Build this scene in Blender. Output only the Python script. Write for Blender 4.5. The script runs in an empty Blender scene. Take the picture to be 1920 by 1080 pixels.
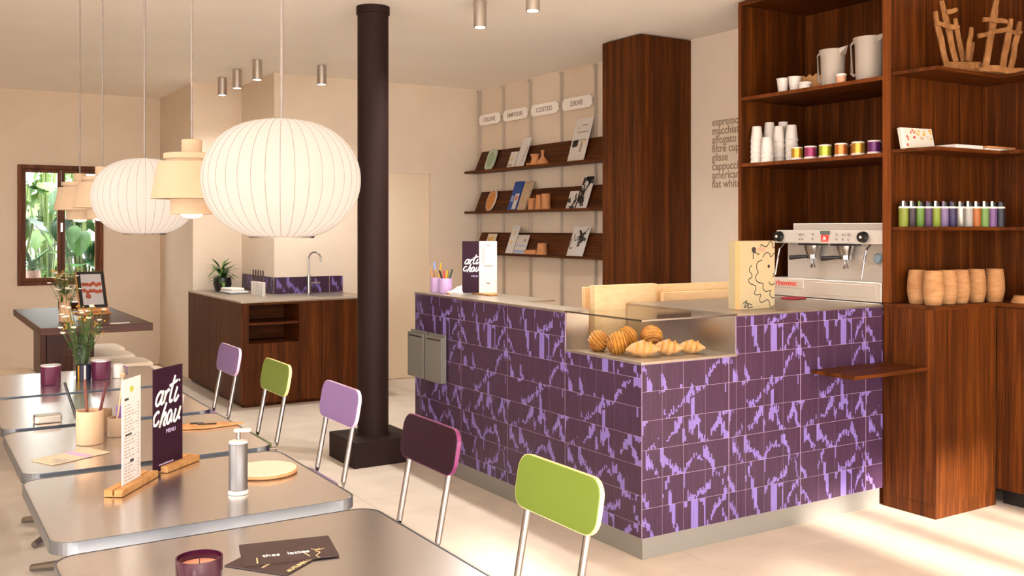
import bpy, math, random
from mathutils import Vector, Matrix, Euler

C = bpy.context.scene.collection
scene = bpy.context.scene
PI = math.pi
R = math.radians
rnd = random.Random(7)

# ------------------------------------------------------------------ camera, sky, sun, exposure
cam_d = bpy.data.cameras.new('camera')
cam_d.sensor_width = 36.0
cam_d.lens = 36.0 * 1838 / 1920
cam_d.shift_y = -(540 - 428) / 1920
cam_d.clip_start = 0.05
cam = bpy.data.objects.new('camera', cam_d)
cam.location = (0, 0, 1.52)
cam.rotation_euler = (PI / 2, 0, -math.atan(1149 / 1838))
C.objects.link(cam)
scene.camera = cam

world = bpy.data.worlds.new('sky')
scene.world = world
world.use_nodes = True
bg = world.node_tree.nodes['Background']
bg.inputs['Color'].default_value = (0.97, 0.97, 1.0, 1)
bg.inputs['Strength'].default_value = 13.0

sun_d = bpy.data.lights.new('sun', 'SUN')
sun_d.energy = 14.0
sun_d.color = (1.0, 0.91, 0.80)
sun_d.angle = R(1.8)
sun = bpy.data.objects.new('sun', sun_d)
sun.rotation_euler = Vector((0.1, 1.0, -0.358)).to_track_quat('-Z', 'Y').to_euler()
sun.location = (1, -8, 6)
C.objects.link(sun)

scene.view_settings.view_transform = 'Standard'
scene.view_settings.look = 'None'
scene.view_settings.gamma = 1.0
scene.view_settings.use_curve_mapping = False
scene.view_settings.exposure = 0.34
scene.cycles.max_bounces = 10
scene.cycles.diffuse_bounces = 6
scene.cycles.glossy_bounces = 5
scene.cycles.transmission_bounces = 8
scene.cycles.transparent_max_bounces = 12
scene.cycles.caustics_reflective = False
scene.cycles.caustics_refractive = False
scene.cycles.sample_clamp_indirect = 6.0

# ------------------------------------------------------------------ materials
def srgb(r, g, b):
    def f(c):
        c /= 255.0
        return c / 12.92 if c <= 0.04045 else ((c + 0.055) / 1.055) ** 2.4
    return (f(r), f(g), f(b), 1.0)

def mat(name, col, rough=0.6, metal=0.0, noise=0.0, nscale=20.0, bump=0.0, emit=None, estr=0.0,
        trans=0.0, ior=1.45, spec=0.5, stretch=(1, 1, 1), coat=0.0):
    m = bpy.data.materials.new(name)
    m.use_nodes = True
    nt = m.node_tree
    b = nt.nodes['Principled BSDF']
    b.inputs['Base Color'].default_value = col
    b.inputs['Roughness'].default_value = rough
    b.inputs['Metallic'].default_value = metal
    b.inputs['Transmission Weight'].default_value = trans
    b.inputs['IOR'].default_value = ior
    b.inputs['Specular IOR Level'].default_value = spec
    b.inputs['Coat Weight'].default_value = coat
    if emit:
        b.inputs['Emission Color'].default_value = emit
        b.inputs['Emission Strength'].default_value = estr
    if noise or bump:
        geo = nt.nodes.new('ShaderNodeNewGeometry')
        mp = nt.nodes.new('ShaderNodeMapping')
        mp.inputs['Scale'].default_value = stretch
        nz = nt.nodes.new('ShaderNodeTexNoise')
        nz.inputs['Scale'].default_value = nscale
        nz.inputs['Detail'].default_value = 5
        nt.links.new(geo.outputs['Position'], mp.inputs['Vector'])
        nt.links.new(mp.outputs['Vector'], nz.inputs['Vector'])
        if noise:
            rp = nt.nodes.new('ShaderNodeValToRGB')
            rp.color_ramp.elements[0].position = 0.3
            rp.color_ramp.elements[1].position = 0.7
            rp.color_ramp.elements[0].color = tuple(c * (1 - noise) for c in col[:3]) + (1,)
            rp.color_ramp.elements[1].color = tuple(min(1, c * (1 + noise)) for c in col[:3]) + (1,)
            nt.links.new(nz.outputs['Fac'], rp.inputs['Fac'])
            nt.links.new(rp.outputs['Color'], b.inputs['Base Color'])
        if bump:
            bp = nt.nodes.new('ShaderNodeBump')
            bp.inputs['Strength'].default_value = bump
            bp.inputs['Distance'].default_value = 0.01
            nt.links.new(nz.outputs['Fac'], bp.inputs['Height'])
            nt.links.new(bp.outputs['Normal'], b.inputs['Normal'])
    return m

def wood(name, dark, mid, light, stretch, rough=0.5, spec=0.14):
    m = bpy.data.materials.new(name)
    m.use_nodes = True
    nt = m.node_tree
    b = nt.nodes['Principled BSDF']
    b.inputs['Roughness'].default_value = rough
    b.inputs['Specular IOR Level'].default_value = spec
    geo = nt.nodes.new('ShaderNodeNewGeometry')
    mp = nt.nodes.new('ShaderNodeMapping')
    mp.inputs['Scale'].default_value = stretch
    n1 = nt.nodes.new('ShaderNodeTexNoise')
    n1.inputs['Scale'].default_value = 1.0
    n1.inputs['Detail'].default_value = 6
    n1.inputs['Roughness'].default_value = 0.65
    mp2 = nt.nodes.new('ShaderNodeMapping')
    mp2.inputs['Scale'].default_value = tuple(s * 0.16 for s in stretch)
    n2 = nt.nodes.new('ShaderNodeTexNoise')
    n2.inputs['Scale'].default_value = 1.0
    n2.inputs['Detail'].default_value = 2
    mx = nt.nodes.new('ShaderNodeMath')
    mx.operation = 'MULTIPLY_ADD'
    mx.inputs[1].default_value = 0.62
    mx2 = nt.nodes.new('ShaderNodeMath')
    mx2.operation = 'MULTIPLY'
    mx2.inputs[1].default_value = 0.38
    rp = nt.nodes.new('ShaderNodeValToRGB')
    e = rp.color_ramp.elements
    e[0].position, e[0].color = 0.34, dark
    e[1].position, e[1].color = 0.68, light
    k = e.new(0.5)
    k.color = mid
    L = nt.links.new
    L(geo.outputs['Position'], mp.inputs['Vector'])
    L(geo.outputs['Position'], mp2.inputs['Vector'])
    L(mp.outputs['Vector'], n1.inputs['Vector'])
    L(mp2.outputs['Vector'], n2.inputs['Vector'])
    L(n2.outputs['Fac'], mx2.inputs[0])
    L(n1.outputs['Fac'], mx.inputs[0])
    L(mx2.outputs['Value'], mx.inputs[2])
    L(mx.outputs['Value'], rp.inputs['Fac'])
    L(rp.outputs['Color'], b.inputs['Base Color'])
    return m

M = {}
M['wall'] = mat('wall_plaster', srgb(224, 207, 186), 0.9, noise=0.03, nscale=3, bump=0.03)
M['ceiling'] = mat('ceiling_plaster', srgb(252, 246, 239), 0.95, noise=0.015, nscale=2)
M['floor'] = mat('limestone', srgb(200, 187, 171), 0.6, spec=0.3, noise=0.07, nscale=5, bump=0.01)
M['grout'] = mat('floor_joint', srgb(226, 214, 198), 0.8)
M['door'] = mat('door_paint', srgb(233, 214, 188), 0.6)
wd, wm, wl = srgb(40, 17, 3), srgb(75, 35, 7), srgb(116, 62, 18)
M['wood_v'] = wood('walnut_vertical_grain', wd, wm, wl, (120, 120, 2.6))
M['wood_x'] = wood('walnut_grain_x', wd, wm, wl, (2.6, 120, 120))
M['wood_y'] = wood('walnut_grain_y', wd, wm, wl, (120, 2.6, 120))
M['wood_dark'] = wood('dark_oak', srgb(44, 19, 9), srgb(68, 33, 17), srgb(94, 50, 28), (50, 50, 2), 0.32)
M['wood_top'] = wood('dark_oak_top', srgb(44, 19, 9), srgb(68, 33, 17), srgb(94, 50, 28), (3, 50, 50), 0.4, 0.25)
M['frame_wood'] = wood('window_frame_wood', srgb(60, 27, 8), srgb(94, 48, 16), srgb(124, 70, 28), (60, 60, 3), 0.4)
M['light_wood'] = wood('beech', srgb(178, 120, 72), srgb(200, 144, 94), srgb(214, 164, 116), (30, 30, 30), 0.55)
M['pale_wood'] = wood('birch_ply', srgb(216, 180, 130), srgb(226, 192, 144), srgb(234, 204, 160), (14, 14, 50), 0.6)
M['drift'] = wood('driftwood', srgb(92, 58, 32), srgb(126, 86, 50), srgb(156, 114, 72), (30, 30, 12), 0.8)
M['oak'] = wood('oak_holder', srgb(160, 112, 66), srgb(186, 136, 84), srgb(204, 158, 106), (40, 40, 40), 0.55)
M['steel'] = mat('brushed_steel', srgb(196, 188, 178), 0.30, 1.0, noise=0.05, nscale=60, stretch=(1, 12, 1))
M['alu'] = mat('table_aluminium', srgb(246, 244, 244), 0.24, 1.0, noise=0.06, nscale=40, stretch=(2, 14, 2))
M['alu_edge'] = mat('table_edge_metal', srgb(128, 136, 148), 0.3, 1.0)
M['chrome'] = mat('chrome', srgb(158, 155, 154), 0.2, 1.0)
M['rod'] = mat('pendant_rod', srgb(120, 110, 104), 0.5, 0.3)
M['upright'] = mat('upright_metal', srgb(196, 184, 170), 0.4, 0.3)
M['wood_lit_edge'] = wood('walnut_lit_edge', srgb(70, 31, 8), srgb(104, 52, 17), srgb(134, 74, 28), (120, 120, 2.6))  # same walnut made paler: light on the front edges put into the colour
M['zinc'] = mat('zinc_counter', srgb(176, 164, 148), 0.38, 0.85, noise=0.06, nscale=9)
M['plinth'] = mat('plinth_steel', srgb(150, 147, 140), 0.45, 0.6)
M['column'] = mat('column_paint', srgb(38, 23, 21), 0.6, spec=0.15)
M['tile'] = mat('aubergine_glaze', srgb(64, 41, 62), 0.34, noise=0.2, nscale=9, spec=0.35, stretch=(14, 14, 0.8))
M['tile_lilac'] = mat('lilac_glaze', srgb(122, 104, 168), 0.34, noise=0.14, nscale=9, spec=0.35, stretch=(14, 14, 0.8))
M['tile_core'] = mat('tile_grout', srgb(176, 150, 180), 0.7)
def pane(name, tint, refl=1.0):
    m = bpy.data.materials.new(name)
    m.use_nodes = True
    nt = m.node_tree
    nt.nodes.clear()
    o = nt.nodes.new('ShaderNodeOutputMaterial')
    mx = nt.nodes.new('ShaderNodeMixShader')
    tr = nt.nodes.new('ShaderNodeBsdfTransparent')
    tr.inputs['Color'].default_value = tint
    gl_ = nt.nodes.new('ShaderNodeBsdfGlossy')
    gl_.inputs['Roughness'].default_value = 0.02
    fr = nt.nodes.new('ShaderNodeFresnel')
    fr.inputs['IOR'].default_value = 1.0 + 0.4 * refl
    ar = nt.nodes.new('ShaderNodeMath')
    ar.operation = 'MULTIPLY'
    ar.inputs[1].default_value = 0.3
    nt.links.new(fr.outputs['Fac'], ar.inputs[0])
    nt.links.new(ar.outputs['Value'], mx.inputs['Fac'])
    nt.links.new(tr.outputs['BSDF'], mx.inputs[1])
    nt.links.new(gl_.outputs['BSDF'], mx.inputs[2])
    nt.links.new(mx.outputs['Shader'], o.inputs['Surface'])
    return m
M['glass'] = pane('clear_glass', (0.96, 0.975, 0.97, 1), 0.5)
M['jar_glass'] = pane('vase_glass', (0.9, 0.92, 0.9, 1), 1.0)
M['lilac'] = mat('lilac_laminate', srgb(132, 104, 150), 0.38)
M['green'] = mat('apple_green_laminate', srgb(104, 122, 42), 0.36)
M['aubergine'] = mat('aubergine_laminate', srgb(38, 12, 27), 0.3, spec=0.3)
M['edge_lilac'] = mat('pale_lilac_edge', srgb(214, 186, 210), 0.45)
M['edge_cream'] = mat('cream_edge', srgb(230, 214, 150), 0.45)
M['edge_plum'] = mat('plum_edge', srgb(118, 40, 92), 0.35)
M['cream'] = mat('cream_cushion', srgb(240, 222, 198), 0.7)
M['white'] = mat('white_paint', srgb(224, 216, 208), 0.5)
M['paper'] = mat('white_card', srgb(214, 210, 206), 0.75)
M['card_purple'] = mat('aubergine_card', srgb(42, 14, 32), 0.6, spec=0.2)
M['leaflet'] = mat('dark_leaflet', srgb(58, 40, 40), 0.45)
M['ink'] = mat('ink_dark', srgb(48, 42, 40), 0.7)
M['ink_grey'] = mat('ink_grey', srgb(152, 138, 124), 0.7)
M['ink_sign'] = mat('ink_wall_letter', srgb(150, 130, 104), 0.7)
M['ink_white'] = mat('ink_white', srgb(250, 246, 240), 0.6)
M['ink_lilac'] = mat('ink_lilac', srgb(208, 190, 226), 0.6)
M['ink_gold'] = mat('ink_gold', srgb(220, 190, 140), 0.6)
M['red'] = mat('red_badge', srgb(200, 62, 48), 0.5)
M['sign_white'] = mat('sign_white', srgb(250, 244, 236), 0.5)
M['ink_pale'] = mat('ink_pale', srgb(172, 158, 144), 0.7)
M['black'] = mat('black_plastic', srgb(24, 22, 22), 0.35)
M['soft_grey'] = mat('grey_stoneware', srgb(172, 160, 148), 0.5)
M['metal_grey'] = mat('grey_powder_coat', srgb(168, 160, 150), 0.45, 0.2)
M['terracotta'] = mat('terracotta', srgb(196, 136, 90), 0.8, noise=0.06, nscale=40)
M['wood_vase'] = wood('turned_wood', srgb(142, 98, 60), srgb(160, 116, 76), srgb(178, 136, 94), (14, 14, 60), 0.6)
M['leaf'] = mat('leaf_green', srgb(44, 86, 34), 0.45, noise=0.3, nscale=12)
M['leaf2'] = mat('leaf_light', srgb(84, 118, 50), 0.5, noise=0.25, nscale=12)
M['leaf3'] = mat('leaf_dark', srgb(20, 52, 26), 0.4, noise=0.3, nscale=12)
M['stem'] = mat('stem_green', srgb(84, 104, 50), 0.6)
M['yellow'] = mat('yellow_bloom', srgb(214, 160, 40), 0.7)
M['daisy'] = mat('white_bloom', srgb(244, 236, 222), 0.7)
M['pot_black'] = mat('black_pot', srgb(34, 31, 32), 0.3)
M['pot_pink'] = mat('pink_pot', srgb(136, 112, 102), 0.7)
M['lilac_cup'] = mat('lilac_cup', srgb(190, 158, 200), 0.35)
M['plum_glass'] = mat('plum_glass', srgb(54, 10, 36), 0.12, coat=0.3)
M['wax'] = mat('candle_wax', srgb(206, 140, 118), 0.5)
M['shade'] = mat('pleated_shade', srgb(104, 94, 86), 0.9, spec=0.05, emit=(1.0, 0.82, 0.69, 1), estr=0.58)
M['seam'] = mat('shade_rib', srgb(96, 82, 68), 0.9, spec=0.05, emit=(1.0, 0.74, 0.54, 1), estr=0.30)
M['veneer'] = mat('lamp_veneer', srgb(160, 136, 110), 0.8, spec=0.1, noise=0.04, nscale=30, emit=(1.0, 0.74, 0.5, 1), estr=0.09)
M['bulb'] = mat('bulb_glow', (1, 1, 1, 1), 0.5, emit=(1.0, 0.82, 0.6, 1), estr=1.4)
M['lens'] = mat('downlight_lens', (1, 1, 1, 1), 0.5, emit=(1.0, 0.85, 0.66, 1), estr=6.0)
M['outside_wall'] = mat('garden_render', srgb(120, 124, 122), 0.9)
M['gravel'] = mat('garden_gravel', srgb(176, 168, 156), 0.95, noise=0.1, nscale=30)
M['pastry'] = mat('baked_pastry', srgb(204, 138, 54), 0.5, noise=0.3, nscale=45)
M['crust'] = mat('pale_crust', srgb(204, 148, 94), 0.6, noise=0.12, nscale=40)
M['navy'] = mat('navy_print', srgb(26, 28, 52), 0.5)

def flat(name, r, g, b, rough=0.5, metal=0.0):
    if name not in M:
        M[name] = mat(name, srgb(r, g, b), rough, metal)
    return M[name]

# ------------------------------------------------------------------ mesh helpers
class MB:
    def __init__(s):
        s.v, s.f, s.m = [], [], []

    def quad(s, pts, mi=0):
        k = len(s.v)
        s.v += [tuple(p) for p in pts]
        s.f.append(tuple(range(k, k + len(pts))))
        s.m.append(mi)
        return s

    def box(s, x0, x1, y0, y1, z0, z1, mi=0):
        k = len(s.v)
        s.v += [(x0, y0, z0), (x1, y0, z0), (x1, y1, z0), (x0, y1, z0), (x0, y0, z1), (x1, y0, z1), (x1, y1, z1), (x0, y1, z1)]
        for q in ((3, 2, 1, 0), (4, 5, 6, 7), (0, 1, 5, 4), (1, 2, 6, 5), (2, 3, 7, 6), (3, 0, 4, 7)):
            s.f.append(tuple(k + i for i in q))
            s.m.append(mi)
        return s

    def prism(s, poly, z0, z1, mi=0, plane='xy'):
        def P(a, b, c):
            return {'xy': (a, b, c), 'xz': (a, c, b), 'yz': (c, a, b)}[plane]
        k, n = len(s.v), len(poly)
        s.v += [P(a, b, z0) for a, b in poly] + [P(a, b, z1) for a, b in poly]
        flip = plane == 'xz'
        fs = [tuple(k + i for i in reversed(range(n))), tuple(k + n + i for i in range(n))]
        for i in range(n):
            j = (i + 1) % n
            fs.append((k + i, k + j, k + n + j, k + n + i))
        for f in fs:
            s.f.append(tuple(reversed(f)) if flip else f)
            s.m.append(mi)
        return s

    def lathe(s, prof, n=24, c=(0, 0, 0), mi=0, fn=None):
        k = len(s.v)
        for (r, z) in prof:
            for i in range(n):
                a = 2 * PI * i / n
                rr = r * (fn(a, z) if fn else 1)
                s.v.append((c[0] + rr * math.cos(a), c[1] + rr * math.sin(a), c[2] + z))
        for j in range(len(prof) - 1):
            for i in range(n):
                i2 = (i + 1) % n
                s.f.append((k + j * n + i, k + j * n + i2, k + (j + 1) * n + i2, k + (j + 1) * n + i))
                s.m.append(mi)
        if prof[0][0] > 1e-5:
            s.f.append(tuple(k + i for i in reversed(range(n))))
            s.m.append(mi)
        if prof[-1][0] > 1e-5:
            o = k + (len(prof) - 1) * n
            s.f.append(tuple(o + i for i in range(n)))
            s.m.append(mi)
        return s

    def tube(s, pts, r, n=8, mi=0, cap=True):
        pts = [Vector(p) for p in pts]
        rs = r if isinstance(r, (list, tuple)) else [r] * len(pts)
        k = len(s.v)
        up = Vector((0.013, 0.021, 1))
        for i, p in enumerate(pts):
            t = (pts[min(i + 1, len(pts) - 1)] - pts[max(i - 1, 0)]).normalized()
            u = t.cross(up)
            if u.length < 0.05:
                u = t.cross(Vector((1, 0.1, 0)))
            u.normalize()
            w = t.cross(u)
            for j in range(n):
                a = 2 * PI * j / n
                s.v.append(tuple(p + (u * math.cos(a) + w * math.sin(a)) * rs[i]))
        for i in range(len(pts) - 1):
            for j in range(n):
                j2 = (j + 1) % n
                s.f.append((k + i * n + j2, k + i * n + j, k + (i + 1) * n + j, k + (i + 1) * n + j2))
                s.m.append(mi)
        if cap:
            s.f.append(tuple(k + j for j in range(n)))
            o = k + (len(pts) - 1) * n
            s.f.append(tuple(o + j for j in reversed(range(n))))
            s.m += [mi, mi]
        return s

    def mesh(s, name, mats, smooth=False):
        me = bpy.data.meshes.new(name)
        me.from_pydata(s.v, [], s.f)
        for m in (mats if isinstance(mats, (list, tuple)) else [mats]):
            me.materials.append(m)
        me.polygons.foreach_set('material_index', s.m)
        if smooth:
            me.polygons.foreach_set('use_smooth', [True] * len(s.f))
            me.set_sharp_from_angle(angle=R(38))
        me.update()
        return me

    def build(s, name, mats, parent=None, smooth=False, bevel=0, loc=None, rot=None):
        o = bpy.data.objects.new(name, s.mesh(name, mats, smooth))
        C.objects.link(o)
        o.parent = parent
        if loc:
            o.location = loc
        if rot:
            o.rotation_euler = rot
        if bevel:
            b = o.modifiers.new('bevel', 'BEVEL')
            b.width = bevel
            b.segments = 2
            b.limit_method = 'ANGLE'
            b.angle_limit = R(40)
        return o

def box(name, m, b, parent=None, bevel=0.0):
    return MB().box(*b).build(name, m, parent, bevel=bevel)

def tag(o, label, cat, group=None):
    o['label'] = label
    o['category'] = cat
    if group:
        o['group'] = group
    return o

def thing(name, label, cat, loc=(0, 0, 0), rz=0.0, group=None, rot=None):
    o = bpy.data.objects.new(name, None)
    o.empty_display_size = 0.1
    C.objects.link(o)
    o.location = loc
    o.rotation_euler = rot if rot else (0, 0, rz)
    return tag(o, label, cat, group)

def struct(o):
    o['kind'] = 'structure'
    return o

def stuff(o):
    o['kind'] = 'stuff'
    return o

def dup(root, loc, rz=None, label=None, group=None):
    r = root.copy()
    C.objects.link(r)
    r.location = loc
    if rz is not None:
        r.rotation_euler = (0, 0, rz)
    if label:
        r['label'] = label
    if group:
        r['group'] = group
    for ch in list(root.children):
        c = ch.copy()
        C.objects.link(c)
        c.parent = r
        for g in ch.children:
            d = g.copy()
            C.objects.link(d)
            d.parent = c
    return r

def rrect(x0, x1, y0, y1, r, n=5):
    p = []
    for cx, cy, a0 in ((x1 - r, y0 + r, -90), (x1 - r, y1 - r, 0), (x0 + r, y1 - r, 90), (x0 + r, y0 + r, 180)):
        for i in range(n + 1):
            a = R(a0 + 90 * i / n)
            p.append((cx + r * math.cos(a), cy + r * math.sin(a)))
    return p

def text(name, body, size, loc, rot, m, parent=None, sx=1.0, align='LEFT', depth=0.0006, shear=0.0, bold=0.0):
    cu = bpy.data.curves.new(name, 'FONT')
    cu.body = body
    cu.size = size
    cu.extrude = depth
    cu.align_x = align
    cu.shear = shear
    cu.offset = bold
    cu.resolution_u = 3
    cu.materials.append(m)
    o = bpy.data.objects.new(name, cu)
    C.objects.link(o)
    o.parent = parent
    o.location = loc
    o.rotation_euler = rot
    o.scale = (sx, 1, 1)
    return o

def strokes(name, lines, r, m, parent, loc=(0, 0, 0), rot=(0, 0, 0), scale=1.0, clip=None):
    """pen strokes drawn in the local x-z plane (y = 0), as thin flat ribbons"""
    mb = MB()
    for ln in lines:
        pts = [(a * scale, b * scale) for a, b in ln]
        # smooth with Catmull-Rom
        out = []
        for i in range(len(pts) - 1):
            p0, p1, p2, p3 = pts[max(i - 1, 0)], pts[i], pts[i + 1], pts[min(i + 2, len(pts) - 1)]
            for k in range(6):
                t = k / 6
                out.append(tuple(0.5 * (2 * p1[j] + (p2[j] - p0[j]) * t + (2 * p0[j] - 5 * p1[j] + 4 * p2[j] - p3[j]) * t * t
                                        + (3 * p1[j] - p0[j] - 3 * p2[j] + p3[j]) * t ** 3) for j in (0, 1)))
        out.append(pts[-1])
        if clip:
            out = [(min(max(a, clip[0]), clip[1]), b) for a, b in out]
        k = len(mb.v)
        for i, (a, b) in enumerate(out):
            a2, b2 = out[min(i + 1, len(out) - 1)]
            a1, b1 = out[max(i - 1, 0)]
            dx, dz = a2 - a1, b2 - b1
            l = math.hypot(dx, dz) or 1
            nx, nz = -dz / l * r, dx / l * r
            if clip:
                nx = min(max(a + nx, clip[0]), clip[1]) - a
            mb.v += [(a + nx, 0, b + nz), (a - (nx if not clip else min(nx, a - clip[0]) if nx > 0 else max(nx, a - clip[1])), 0, b - nz)]
        for i in range(len(out) - 1):
            mb.f.append((k + 2 * i, k + 2 * i + 1, k + 2 * i + 3, k + 2 * i + 2))
            mb.m.append(0)
    o = mb.build(name, m, parent, loc=loc, rot=rot)
    if len(lines) > 1:
        o['kind'] = 'stuff'
    return o

FACE_X = (PI / 2, 0, -PI / 2)     # lettering read from -X
FACE_Y = (PI / 2, 0, 0)           # lettering read from -Y

# ------------------------------------------------------------------ the room
XW, YB, H = 5.2, 8.97, 2.98
fl = struct(box('floor', M['grout'], (-2.4, 5.6, -3.2, 11.7, -0.12, -0.004)))
slab_cache = {}
px, nx_ = 0.92, 9
for i in range(9):
    for j in range(17):
        x0, y0 = -2.4 + i * 0.92, -3.2 + j * 0.92
        x1, y1 = min(x0 + 0.9175, 5.6), min(y0 + 0.9175, 11.7)
        if x1 - x0 < 0.05 or y1 - y0 < 0.05 or (i < 2 and j > 9) or j < 3:
            x1, y1 = x1 + 0.0025, y1 + 0.0025
        key = (round(x1 - x0, 3), round(y1 - y0, 3))
        if x1 - x0 < 0.01 or y1 - y0 < 0.01:
            continue
        if key not in slab_cache:
            slab_cache[key] = MB().box(0, key[0], 0, key[1], -0.02, 0).mesh('slab', M['floor'])
        o = bpy.data.objects.new('slab', slab_cache[key])
        C.objects.link(o)
        o.location = (x0, y0, 0)
        o.parent = fl

struct(box('ceiling', M['ceiling'], (-2.4, 5.7, -3.2, 11.7, H, H + 0.15)))

def wall_open(name, axis, c0, c1, a0, a1, z0, z1, holes, m=None):
    """a wall box with rectangular holes (h0, h1, hz0, hz1), holes sorted and not overlapping in a"""
    mb = MB()
    def add(p0, p1, q0, q1):
        if p1 - p0 < 1e-4 or q1 - q0 < 1e-4:
            return
        if axis == 'y':
            mb.box(p0, p1, c0, c1, q0, q1)
        else:
            mb.box(c0, c1, p0, p1, q0, q1)
    a = a0
    for h0, h1, y0, y1 in holes:
        add(a, h0, z0, z1)
        add(h0, h1, z0, y0)
        add(h0, h1, y1, z1)
        a = h1
    add(a, a1, z0, z1)
    return struct(mb.build(name, m or M['wall']))

# far window wall, stepped walls around the sink, door wall, right wall
wall_open('wall_far', 'y', 11.46, 11.66, -2.4, 2.49, 0, H, [(1.057, 1.884, 0.92, 2.188)])
struct(MB().box(2.49, 2.69, 10.0, 11.66, 0, H).box(2.69, 3.18, 10.0, 10.2, 0, H).box(2.98, 3.18, YB + 0.2, 10.0, 0, H).build('wall_alcove', M['wall']))
wall_open('wall_back', 'y', YB, YB + 0.2, 2.98, 5.6, 0, H, [(4.06, 4.63, 0, 2.085)])
struct(MB().box(XW, 5.6, 3.5, YB, 0, H).box(5.45, 5.6, -3.2, 3.5, 0, H).build('wall_right', M['wall']))
wall_open('wall_left', 'x', -2.4, -2.2, -3.2, 11.66, 0, H,
          [(-2.6, -0.8, 0.3, 2.75), (1.2, 2.2, 0.9, 2.6), (3.2, 4.0, 0.9, 2.6)])
wall_open('wall_front', 'y', -3.2, -3.0, -2.4, 5.6, 0, H,
          [(-2.2, 1.38, 0.1, 1.75), (1.45, 1.80, 0.0, 2.6), (1.88, 2.54, 0.0, 1.7), (2.62, 2.92, 0.0, 2.2), (2.99, 3.21, 0.0, 1.7), (3.32, 3.66, 0.0, 2.48), (3.76, 4.23, 0.0, 2.58), (4.30, 4.43, 0.0, 2.58), (4.5, 5.4, 0.0, 1.7)])  # unseen openings: tall ones shaped for sun patches, low ones added for ceiling bounce
struct(box('ground_street', M['gravel'], (-12, 12, -14, -3.2, -0.3, -0.05)))
# door leaf in the back wall
d = struct(box('door_1', M['door'], (4.075, 4.615, YB + 0.03, YB + 0.075, 0.005, 2.075)))
b = struct(MB().box(4.06, 4.075, YB + 0.005, YB + 0.12, 0, 2.085).box(4.615, 4.63, YB + 0.005, YB + 0.12, 0, 2.085).box(4.075, 4.615, YB + 0.005, YB + 0.12, 2.075, 2.085).build('door_frame', M['wall'], d))
box('door_panel', M['wall'], (4.0, 4.7, YB + 0.14, YB + 0.19, 0, 2.085), d)
# skirting
struct(box('baseboard_far', M['wall'], (-2.2, 2.49, 11.445, 11.46, 0, 0.07)))
struct(box('baseboard_alcove', M['wall'], (2.475, 2.49, 10.0, 11.445, 0, 0.07)))

# window 1, two casements
win = bpy.data.objects.new('window_1', None)
C.objects.link(win)
struct(win)
win.location = (1.47, 11.5, 0.92)
def wpart(name, b, m='frame_wood', par=win):
    x0, x1, y0, y1, z0, z1 = b
    return MB().box(x0 - 1.47, x1 - 1.47, y0 - 11.5, y1 - 11.5, z0 - 0.92, z1 - 0.92).build(name, M[m], par, bevel=0.004)
WX0, WX1, WZ0, WZ1 = 1.05, 1.89, 0.915, 2.19
for nm, bb in (('frame_jamb', (WX0, WX0 + 0.045, 11.43, 11.55, WZ0, WZ1)), ('frame_jamb', (WX1 - 0.045, WX1, 11.43, 11.55, WZ0, WZ1)),
               ('frame_head', (WX0 + 0.045, WX1 - 0.045, 11.43, 11.55, WZ1 - 0.045, WZ1)), ('frame_sill', (WX0 + 0.045, WX1 - 0.045, 11.43, 11.55, WZ0, WZ0 + 0.045))):
    wpart(nm, bb)
for (a0, a1) in ((WX0 + 0.045, 1.468), (1.472, WX1 - 0.045)):
    s0 = MB()
    for bb in ((a0, a0 + 0.035, WZ0 + 0.045, WZ1 - 0.045), (a1 - 0.035, a1, WZ0 + 0.045, WZ1 - 0.045),
               (a0 + 0.035, a1 - 0.035, WZ1 - 0.08, WZ1 - 0.045), (a0 + 0.035, a1 - 0.035, WZ0 + 0.045, WZ0 + 0.08)):
        s0.box(bb[0] - 1.47, bb[1] - 1.47, -0.055, -0.005, bb[2] - 0.92, bb[3] - 0.92)
    sash = s0.build('sash', M['frame_wood'], win, bevel=0.003)
    MB().box(a0 + 0.03 - 1.47, a1 - 0.03 - 1.47, -0.032, -0.028, WZ0 + 0.075 - 0.92, WZ1 - 0.075 - 0.92).build('pane', M['glass'], sash)
MB().box(-0.01, 0.012, -0.09, -0.056, 0.56, 0.66).build('handle', M['chrome'], win, bevel=0.003)

# garden behind the window
struct(box('ground_garden', M['gravel'], (-3, 8, 11.7, 20, -0.3, -0.05)))
struct(box('wall_garden', M['outside_wall'], (-3, 8, 15.0, 15.2, -0.3, 2.0)))

def leaf_mesh(name, L, W, m, lobes=0, curl=0.25):
    mb = MB()
    n = 8
    rows = []
    for i in range(n + 1):
        t = i / n
        w = W * math.sin(PI * min(1, t * 0.93 + 0.07)) ** 0.75 * (1 - 0.25 * t)
        if lobes and i % 2:
            w *= 0.55
        y = L * t
        z = -curl * L * t * t
        rows.append(((-w, y, z + 0.12 * w), (0, y, z), (w, y, z + 0.12 * w)))
    for i in range(n):
        a, b_ = rows[i], rows[i + 1]
        mb.quad([a[0], a[1], b_[1], b_[0]])
        mb.quad([a[1], a[2], b_[2], b_[1]])
    return mb.mesh(name, m, True)

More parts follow.
